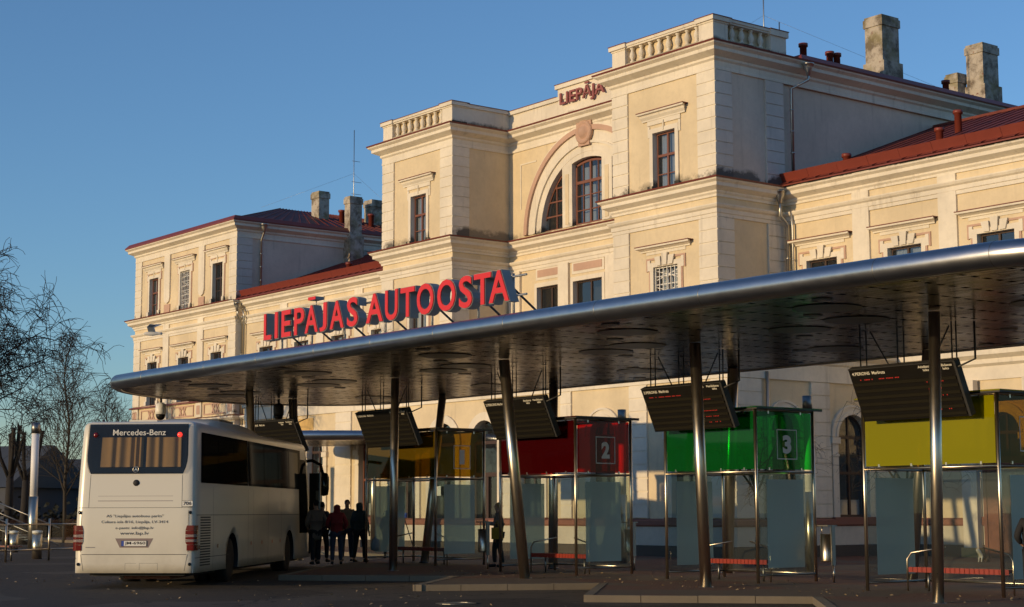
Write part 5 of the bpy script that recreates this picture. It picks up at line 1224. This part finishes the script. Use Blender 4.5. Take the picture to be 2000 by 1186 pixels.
t = MB(); t.box(-35.1, -34.78, 26.55, 26.68, pz(-35)+.72, pz(-35)+1.02, 'mustard_bag'); t.tube([(-35.05, 26.6, pz(-35)+1.0), (-34.94, 26.62, pz(-35)+1.2), (-34.83, 26.6, pz(-35)+1.0)], .012, 'mustard_bag', 6); tag(t.build('handbag'), 'mustard yellow handbag carried by the blond person', 'handbag')
# cat on the ground by the side door
cx, cy, cz = -29.9, 40.1, pz(-29.9)
co_ = tag(empty('cat', (cx, cy, cz), YAW+2.2), 'brown tabby and white cat sitting near the side door pilaster', 'cat')
cv = [(0, 0, .16), (0, .10, .20), (0, .19, .27), (0, .24, .33), (0, .30, .345), (0, .335, .325), (0, -.10, .13), (.05, .17, .13), (.05, .18, .03), (.05, .21, .018), (-.05, .17, .13), (-.05, .18, .03), (-.05, .21, .018),
      (.08, -.06, .10), (.09, .05, .06), (.09, -.04, .03), (.09, .06, .018), (-.08, -.06, .10), (-.09, .05, .06), (-.09, -.04, .03), (-.09, .06, .018), (0, -.18, .05), (.06, -.30, .025), (.14, -.34, .02), (.032, .27, .40), (-.032, .27, .40)]
ce = [(0, 1), (1, 2), (2, 3), (3, 4), (4, 5), (0, 6), (1, 7), (7, 8), (8, 9), (1, 10), (10, 11), (11, 12), (6, 13), (13, 14), (14, 15), (15, 16), (6, 17), (17, 18), (18, 19), (19, 20), (6, 21), (21, 22), (22, 23), (3, 24), (3, 25)]
cr = [.085, .08, .06, .05, .048, .02, .09, .026, .018, .02, .026, .018, .02, .055, .04, .02, .018, .055, .04, .02, .018, .025, .02, .014, .012, .012]
m_, t_, p_ = newmat('tabby_and_white_fur')
sx = N(t_, 'ShaderNodeSeparateXYZ'); t_.links.new(N(t_, 'ShaderNodeTexCoord').outputs['Object'], sx.inputs[0])
t_.links.new(mixc(t_, mth(t_, 'GREATER_THAN', mth(t_, 'SUBTRACT', sx.outputs[1], mth(t_, 'MULTIPLY', sx.outputs[2], .35)), .08), (.09, .05, .03), (.62, .56, .47)), p_.inputs['Base Color']); p_.inputs['Roughness'].default_value = .9
skinned('body', cv, ce, cr, m_, co_, 1)
# gull in flight over the canopy
M['gullgrey'] = simple('gull_grey', (.20, .24, .30), .8); M['gullwhite'] = simple('gull_white', (.60, .58, .54), .8)
g = tag(empty('gull', (-41.56, 20, 6.42), YAW), 'grey and white gull flying past the left wing of the station', 'bird')
t = MB(); t.lathe((0, 0, 0), [(.004, -.24), (.03, -.20), (.045, -.16), (.055, -.08), (.06, .02), (.045, .12), (.03, .20), (.035, .27)], 'gullwhite', 12, True, 'x'); t.add([(.2, -.03, .0), (.2, .03, .0), (.34, .05, .01), (.34, -.05, .01)], [(0, 1, 2, 3)], 'gullwhite'); t.build('body', g, local=True)
for s, w in ((1, [(.10, 0, .03), (.02, .18, .20), (.16, .42, .30), (.0, .46, .31), (-.12, .18, .21), (-.10, 0, .04)]), (-1, [(.10, 0, .03), (.06, -.18, .16), (.20, -.44, .20), (.03, -.46, .21), (-.10, -.2, .17), (-.10, 0, .04)])):
    t = MB(); t.add(w+[(a, b, c-.012) for a, b, c in w], [(0, 1, 4, 5), (1, 2, 3, 4), (6, 11, 10, 7), (7, 10, 9, 8), (0, 6, 7, 1), (1, 7, 8, 2), (2, 8, 9, 3), (3, 9, 10, 4), (4, 10, 11, 5)], 'gullgrey'); t.build('wing', g, local=True)

# ================================================================ TREES
def bare_tree(name, label, loc, H_, seed, mat='bark', trunk_r=.16, levels=5, upward=.3, spread=.6, droop=0.0, conical=False, group=None, trunk_frac=.3, nb=4, lean=(0, 0), twig=.011, maxn=4200):
    r = random.Random(seed); o = tag(empty(name, loc), label, 'tree', group); tr, cw = MB(), MB(); cnt = [0]
    def branch(p, d, L, rad, lv):
        cnt[0] += 1
        if cnt[0] > maxn: return
        n = 5 if lv < 2 else 4; pts = [p]; q = p; dd = d.normalized(); seg = L/n
        for i in range(n):
            w = Vector((r.gauss(0, 1), r.gauss(0, 1), r.gauss(0, .7)))*(.10+.05*lv); dd = (dd+w*.5+Vector((0, 0, upward*.12 if lv < levels-1 else -droop*(.25+.2*i)))).normalized(); q = q+dd*seg; pts.append(q)
        rs = [rad*(1-.62*i/n) for i in range(n+1)]; tgt = cw if lv > 0 else tr
        tgt.tube(pts, [max(x, twig*.6) for x in rs], mat, 7 if lv == 0 else (5 if lv < 2 else 3), cap=False, smooth=True)
        if lv >= levels: return
        kids = nb if lv < levels-1 else nb+2
        for c in range(kids):
            f = (.30+.70*(c+r.random()*.7)/kids); f = min(f, .98); ix = f*n; i0 = min(int(ix), n-1); pp = pts[i0].lerp(pts[i0+1], ix-i0)
            a = r.random()*6.283; side_ = dd.orthogonal().normalized(); side_.rotate(Matrix.Rotation(a, 3, dd)); nd = (dd*(1-spread)+side_*spread*1.15+Vector((0, 0, upward*.3))).normalized()
            branch(pp, nd, L*r.uniform(.50, .72), max(rad*(1-.62*f)*.62, twig), lv+1)
    b = Vector((0, 0, 0)) ; base = Vector(loc)
    if conical:
        pts = [base+Vector((math.sin(i*.9+seed)*.04*i, math.cos(i*1.1)*.03*i, H_*i/10)) for i in range(11)]; tr.tube(pts, [trunk_r*(1-.09*i)+.01 for i in range(11)], mat, 8, cap=False)
        nbr = 50
        for c in range(nbr):
            f = .22+.76*c/nbr; pp = pts[int(f*10)].lerp(pts[min(int(f*10)+1, 10)], f*10-int(f*10)); a = c*2.4+r.random(); L = H_*.27*(1.05-f)**.75+.2
            branch(pp, Vector((math.cos(a), math.sin(a), .75+.9*f)), L, trunk_r*(1-f)*.28+.014, levels-2)
    else:
        top = base+Vector((lean[0], lean[1], H_*trunk_frac)); tr.tube([base, base.lerp(top, .5)+Vector((.05, .03, 0)), top], [trunk_r*1.25, trunk_r, trunk_r*.85], mat, 9, cap=False)
        for c in range(nb+1):
            a = c*6.283/(nb+1)+r.random()*.8; d = Vector((math.cos(a)*spread, math.sin(a)*spread, .75+upward)); branch(top-Vector((0, 0, r.random()*H_*.06)), d, H_*.36*r.uniform(.8, 1.15), trunk_r*.62, 1)
    tr.build('trunk', o, recalc=False); cw.build('crown', o, recalc=False); return o
def gp(x, y): return (x, y, gz(x)-.05)
bare_tree('bare_tree', 'large bare tree with hanging twigs at the left edge', gp(-65.9, 22.4), 14.5, 11, 'bark', .19, 5, .35, .62, .30, trunk_frac=.28, nb=5, twig=.015, maxn=7000)
bare_tree('bare_tree', 'slender bare tree with upright crown just left of the station', gp(-81.8, 34.8), 10.4, 5, 'bark2', .10, 4, .5, .5, .0, conical=True)
bare_tree('bare_tree', 'second bare tree right behind the slender one left of the station', gp(-88, 40), 8.4, 9, 'bark', .08, 4, .5, .5, .0, conical=True)
bare_tree('young_bare_tree', 'young bare tree behind the green shelter', (-31.9, 33.0, pz(-32)), 4.9, 21, 'bark2', .06, 4, .2, .7, .3, trunk_frac=.42, nb=4, twig=.005)
bare_tree('young_bare_tree', 'young bare tree behind the yellow shelter', (-27.0, 33.2, pz(-27)), 5.0, 22, 'bark2', .06, 4, .2, .7, .3, trunk_frac=.42, nb=4, twig=.005)
# pollarded stumps
def pollard(x, y, h, seed, label):
    r = random.Random(seed); o = tag(empty('pollarded_tree', gp(x, y)), label, 'tree', 'pollarded trees at the left'); b = Vector(gp(x, y)); t = MB()
    t.tube([b, b+Vector((.1, 0, h*.35)), b+Vector((0, .05, h*.62))], [.24, .19, .16], 'bark', 9); t.build('trunk', o); t = MB()
    for i in range(5):
        a = i*1.3+r.random(); p = b+Vector((0, .05, h*.55)); q = p+Vector((math.cos(a)*.5, math.sin(a)*.5, h*.2)); e = q+Vector((math.cos(a)*.2, math.sin(a)*.2, h*r.uniform(.12, .26)))
        t.tube([p, q, e, e+Vector((0, 0, .12))], [.10, .08, .09, .13], 'bark', 7)
        for k in range(5): u = r.random()*6.28; t.tube([e, e+Vector((math.cos(u)*.15, math.sin(u)*.15, r.uniform(.15, .45)))], [.03, .008], 'bark', 4)
    t.build('branch', o)
pollard(-74.5, 29.0, 5.4, 1, 'thick pollarded tree stump at the far left'); pollard(-77.9, 31.1, 5.3, 2, 'pollarded tree just left of the lamp pillar')
# distant row of bare trees, houses
t0 = bare_tree('distant_bare_tree', 'distant bare tree, first of the row at the left horizon', gp(-118, 40), 9.5, 31, 'bark', .22, 4, .5, .6, .0, trunk_frac=.22, nb=5, group='distant bare trees', twig=.018, maxn=1200)
for i, (x, y, s, lb) in enumerate(((-124, 46, 1.0, 'distant bare tree beside the first of the row'), (-128, 53, .9, 'distant bare tree in the middle of the row'), (-134, 60, 1.05, 'distant bare tree behind the slender tree'), (-126, 62, .8, 'small distant bare tree nearest the coach roof'), (-140, 56, 1.1, 'tallest distant bare tree behind the lamp pillar'), (-112, 34, .8, 'low distant bare tree at the left edge'))):
    c = copy_tree(t0); c.location = gp(x, y); c.rotation_euler = (0, 0, i*1.3+.5); c.scale = (s*1.2, s*1.2, s*.85); c['label'] = lb
def house(x, y, w, d, h, rh, rz, label):
    o = tag(empty('distant_house', (x, y, gz(x)), rz), label, 'house', 'dark houses at the left horizon')
    t = MB(); t.box(-w/2, w/2, -d/2, d/2, 0, h, 'farhouse'); t.build('wall', o, local=True)
    t = MB(); a = [(-w/2-.3, -d/2-.3, h), (w/2+.3, -d/2-.3, h), (w/2+.3, d/2+.3, h), (-w/2-.3, d/2+.3, h), (-w/2-.3, 0, h+rh), (w/2+.3, 0, h+rh)]; t.add(a, [(0, 1, 5, 4), (2, 3, 4, 5), (0, 4, 3), (1, 2, 5), (0, 3, 2, 1)], 'farroof'); ro = t.build('roof', o, local=True)
    MB().box(-w*.2, -w*.2+.6, -.3, .3, h+rh*.5, h+rh+.8, 'farhouse').build('chimney', ro, local=True)
    for i in range(int(w/2.6)): u = -w/2+1.2+i*2.6; t = MB(); t.box(u, u+1.0, -d/2-.04, -d/2-.001, 1.0, 2.2, 'room'); t.box(u-.08, u+1.08, -d/2-.03, -d/2-.0015, .92, 1.0, 'farroof'); t.build('window', o, local=True)
house(-104, 38, 12, 8, 3.0, 2.6, R_(30), 'dark house with pitched roof behind the pollarded trees'); house(-112, 47, 14, 9, 2.8, 2.4, R_(50), 'dark house with low roof behind the slender tree'); house(-122, 58, 16, 9, 3.2, 2.2, R_(40), 'long dark house nearest the coach')
M['hedge'] = simple('dark_hedge', (.016, .018, .013), .95, var=.5, scale=3)
r = random.Random(8); t = MB()
for i in range(5200):
    u = r.random(); b = Vector((-86, 26, 0)).lerp(Vector((-100, 52, 0)), u); p = b+Vector((r.gauss(0, .5), r.gauss(0, .5), gz(-60)+abs(r.gauss(0, .7)))); d = Vector((r.gauss(0, 1), r.gauss(0, 1), r.gauss(0, 1))).normalized()*.13; e = d.orthogonal()
    t.add([p-d, p+e, p+d, p-e*.6], [(0, 1, 2, 3)], 'hedge')
tag(t.build('hedge', recalc=False), 'dark low hedge in front of the distant houses', 'hedge', kind='stuff')

# ================================================================ LEFT FOREGROUND RAILINGS
def T(x, y, z): return (x, y, gz(x)+z)
o = tag(empty('railing', (-50.5, 20.2, gz(-50))), 'tubular steel barrier with glass panels left of the coach', 'railing')
a0, a1 = Vector((-48.6, 17.6)), Vector((-52.4, 23.4))
for f in (0, .30, .62, 1.0): p = a0.lerp(a1, f); MB().tube([T(p.x, p.y, 0), T(p.x, p.y, 1.30)], .035, 'steel', 10).build('post', o)
for z in (.35, 1.12):
    for f0, f1 in ((-.1, .30), (.30, .62), (.62, 1.05)): p, q = a0.lerp(a1, f0), a0.lerp(a1, f1); MB().tube([T(p.x, p.y, z+(.05 if f0 < 0 else 0)), T(q.x, q.y, z)], .028, 'steel', 10).build('rail', o)
for f0, f1 in ((.02, .28), (.32, .60), (.64, .98)):
    p, q = a0.lerp(a1, f0), a0.lerp(a1, f1); t = MB(); t.add([T(p.x, p.y, .4), T(q.x, q.y, .4), T(q.x, q.y, 1.28), T(p.x, p.y, 1.28)], [(0, 1, 2, 3)], 'clear'); t.build('glass_panel', o)
zb = gz(-50); ob = tag(empty('bench', (-51.6, 20.0, zb)), 'dark bench behind the steel barrier at the left', 'bench')
t = MB()
for i in range(5): t.box(-52.9, -50.7, 19.8+i*.09, 19.87+i*.09, zb+.43, zb+.47, 'basered')
t.build('seat', ob)
for x in (-52.6, -51.0): MB().tube([(x, 20, zb), (x, 20, zb+.43)], .03, 'steeldark', 8).build('leg', ob)
def bollard(x, y, label, h=.95):
    o = tag(empty('bollard', gp(x, y)), label, 'bollard', 'short round steel bollards at the left'); b = gz(x)
    MB().lathe((x, y, 0), [(.16, b), (.16, b+h-.08)], 'steel', 18).build('body', o); MB().lathe((x, y, 0), [(.17, b+h-.08), (.17, b+h), (.02, b+h+.02)], 'white', 18).build('cap', o)
bollard(-52.9, 21.6, 'short steel bollard with pale top right of the lamp pillar', .9); bollard(-62.5, 24.6, 'smaller steel bollard just left of the lamp pillar', .8)
ob = tag(empty('ramp_stairs', (-74, 27, gz(-74))), 'steel stair with pale handrails at the far left', 'staircase')
for k in range(2):
    t = MB()
    for dz in (.0, .9): t.tube([(-75.5+k*1.2, 27.2+k*.6, gz(-74)+1.5+dz*.8), (-72.0+k*1.2, 29.3+k*.6, gz(-74)+.1+dz*.8)], .03, 'steeldark', 8)
    t.build('handrail', ob)
t = MB()
for i in range(14): f = i/14; x, y, z = -75.5+3.5*f+.6, 27.2+2.1*f+.3, gz(-74)+1.4*(1-f); t.box(x-.5, x+.5, y-.15, y+.15, z, z+.05, 'steeldark')
t.build('tread', ob)
# A-frame notice by the hall door
o = tag(empty('notice_board', (-51.6, 34.6, pz(-52))), 'orange board with blue top strip leaning near the hall door', 'notice board'); b = pz(-52)
t = MB(); t.hexa([(-52.0, 34.55, b), (-51.3, 34.55, b), (-51.3, 34.60, b), (-52.0, 34.60, b), (-52.0, 34.85, b+1.15), (-51.3, 34.85, b+1.15), (-51.3, 34.9, b+1.15), (-52.0, 34.9, b+1.15)], 'wood'); t.build('panel', o)
t = MB(); t.hexa([(-52.05, 34.84, b+1.151), (-51.25, 34.84, b+1.151), (-51.25, 34.92, b+1.151), (-52.05, 34.92, b+1.151), (-52.05, 34.86, b+1.33), (-51.25, 34.86, b+1.33), (-51.25, 34.94, b+1.33), (-52.05, 34.94, b+1.33)], 'euroblue'); t.build('header', o)
t = MB(); t.tube([(-51.95, 35.3, b), (-51.95, 34.88, b+1.1)], .02, 'dark', 6); t.build('leg', o); t = MB(); t.tube([(-51.35, 35.3, b), (-51.35, 34.88, b+1.1)], .02, 'dark', 6); t.build('leg', o)

# ================================================================ SMALL GROUND DETAIL
M['leaf'] = simple('pale_dry_leaf', (.34, .25, .14), .8, 0, .4, 9)
r = random.Random(77); t = MB()
for i in range(900):
    x, y = r.uniform(-34, -14), 20.5+abs(r.gauss(0, 2.6))
    if r.random() < .25: x, y = r.uniform(-42, -15), r.uniform(14, 21)
    z = (pz(x) if y > 23.2 else None)
    if z is None:
        if y < 19.3: z = gz(x)
        else: continue
    a = r.random()*6.28; q = r.uniform(.018, .045); u = Vector((math.cos(a)*q, math.sin(a)*q, r.uniform(-.006, .012))); w = Vector((-math.sin(a)*q*.7, math.cos(a)*q*.7, r.uniform(0, .02))); p = Vector((x, y, z+.012))
    t.add([p-u, p+w, p+u, p-w*.6], [(0, 1, 2, 3)], 'leaf')
tag(t.build('fallen_leaves', recalc=False), 'small pale dry leaves scattered over the paving and road', 'leaves', kind='stuff')
t = MB(); mx, my = -24.3, 17.6; t.lathe((mx, my, gz(mx)), [(.36, .004), (.36, .012), (.31, .012), (.31, .006)], 'steeldark', 28, False); o = t.build('manhole_cover'); tag(o, 'round iron manhole cover in the road before the kerb', 'manhole cover')
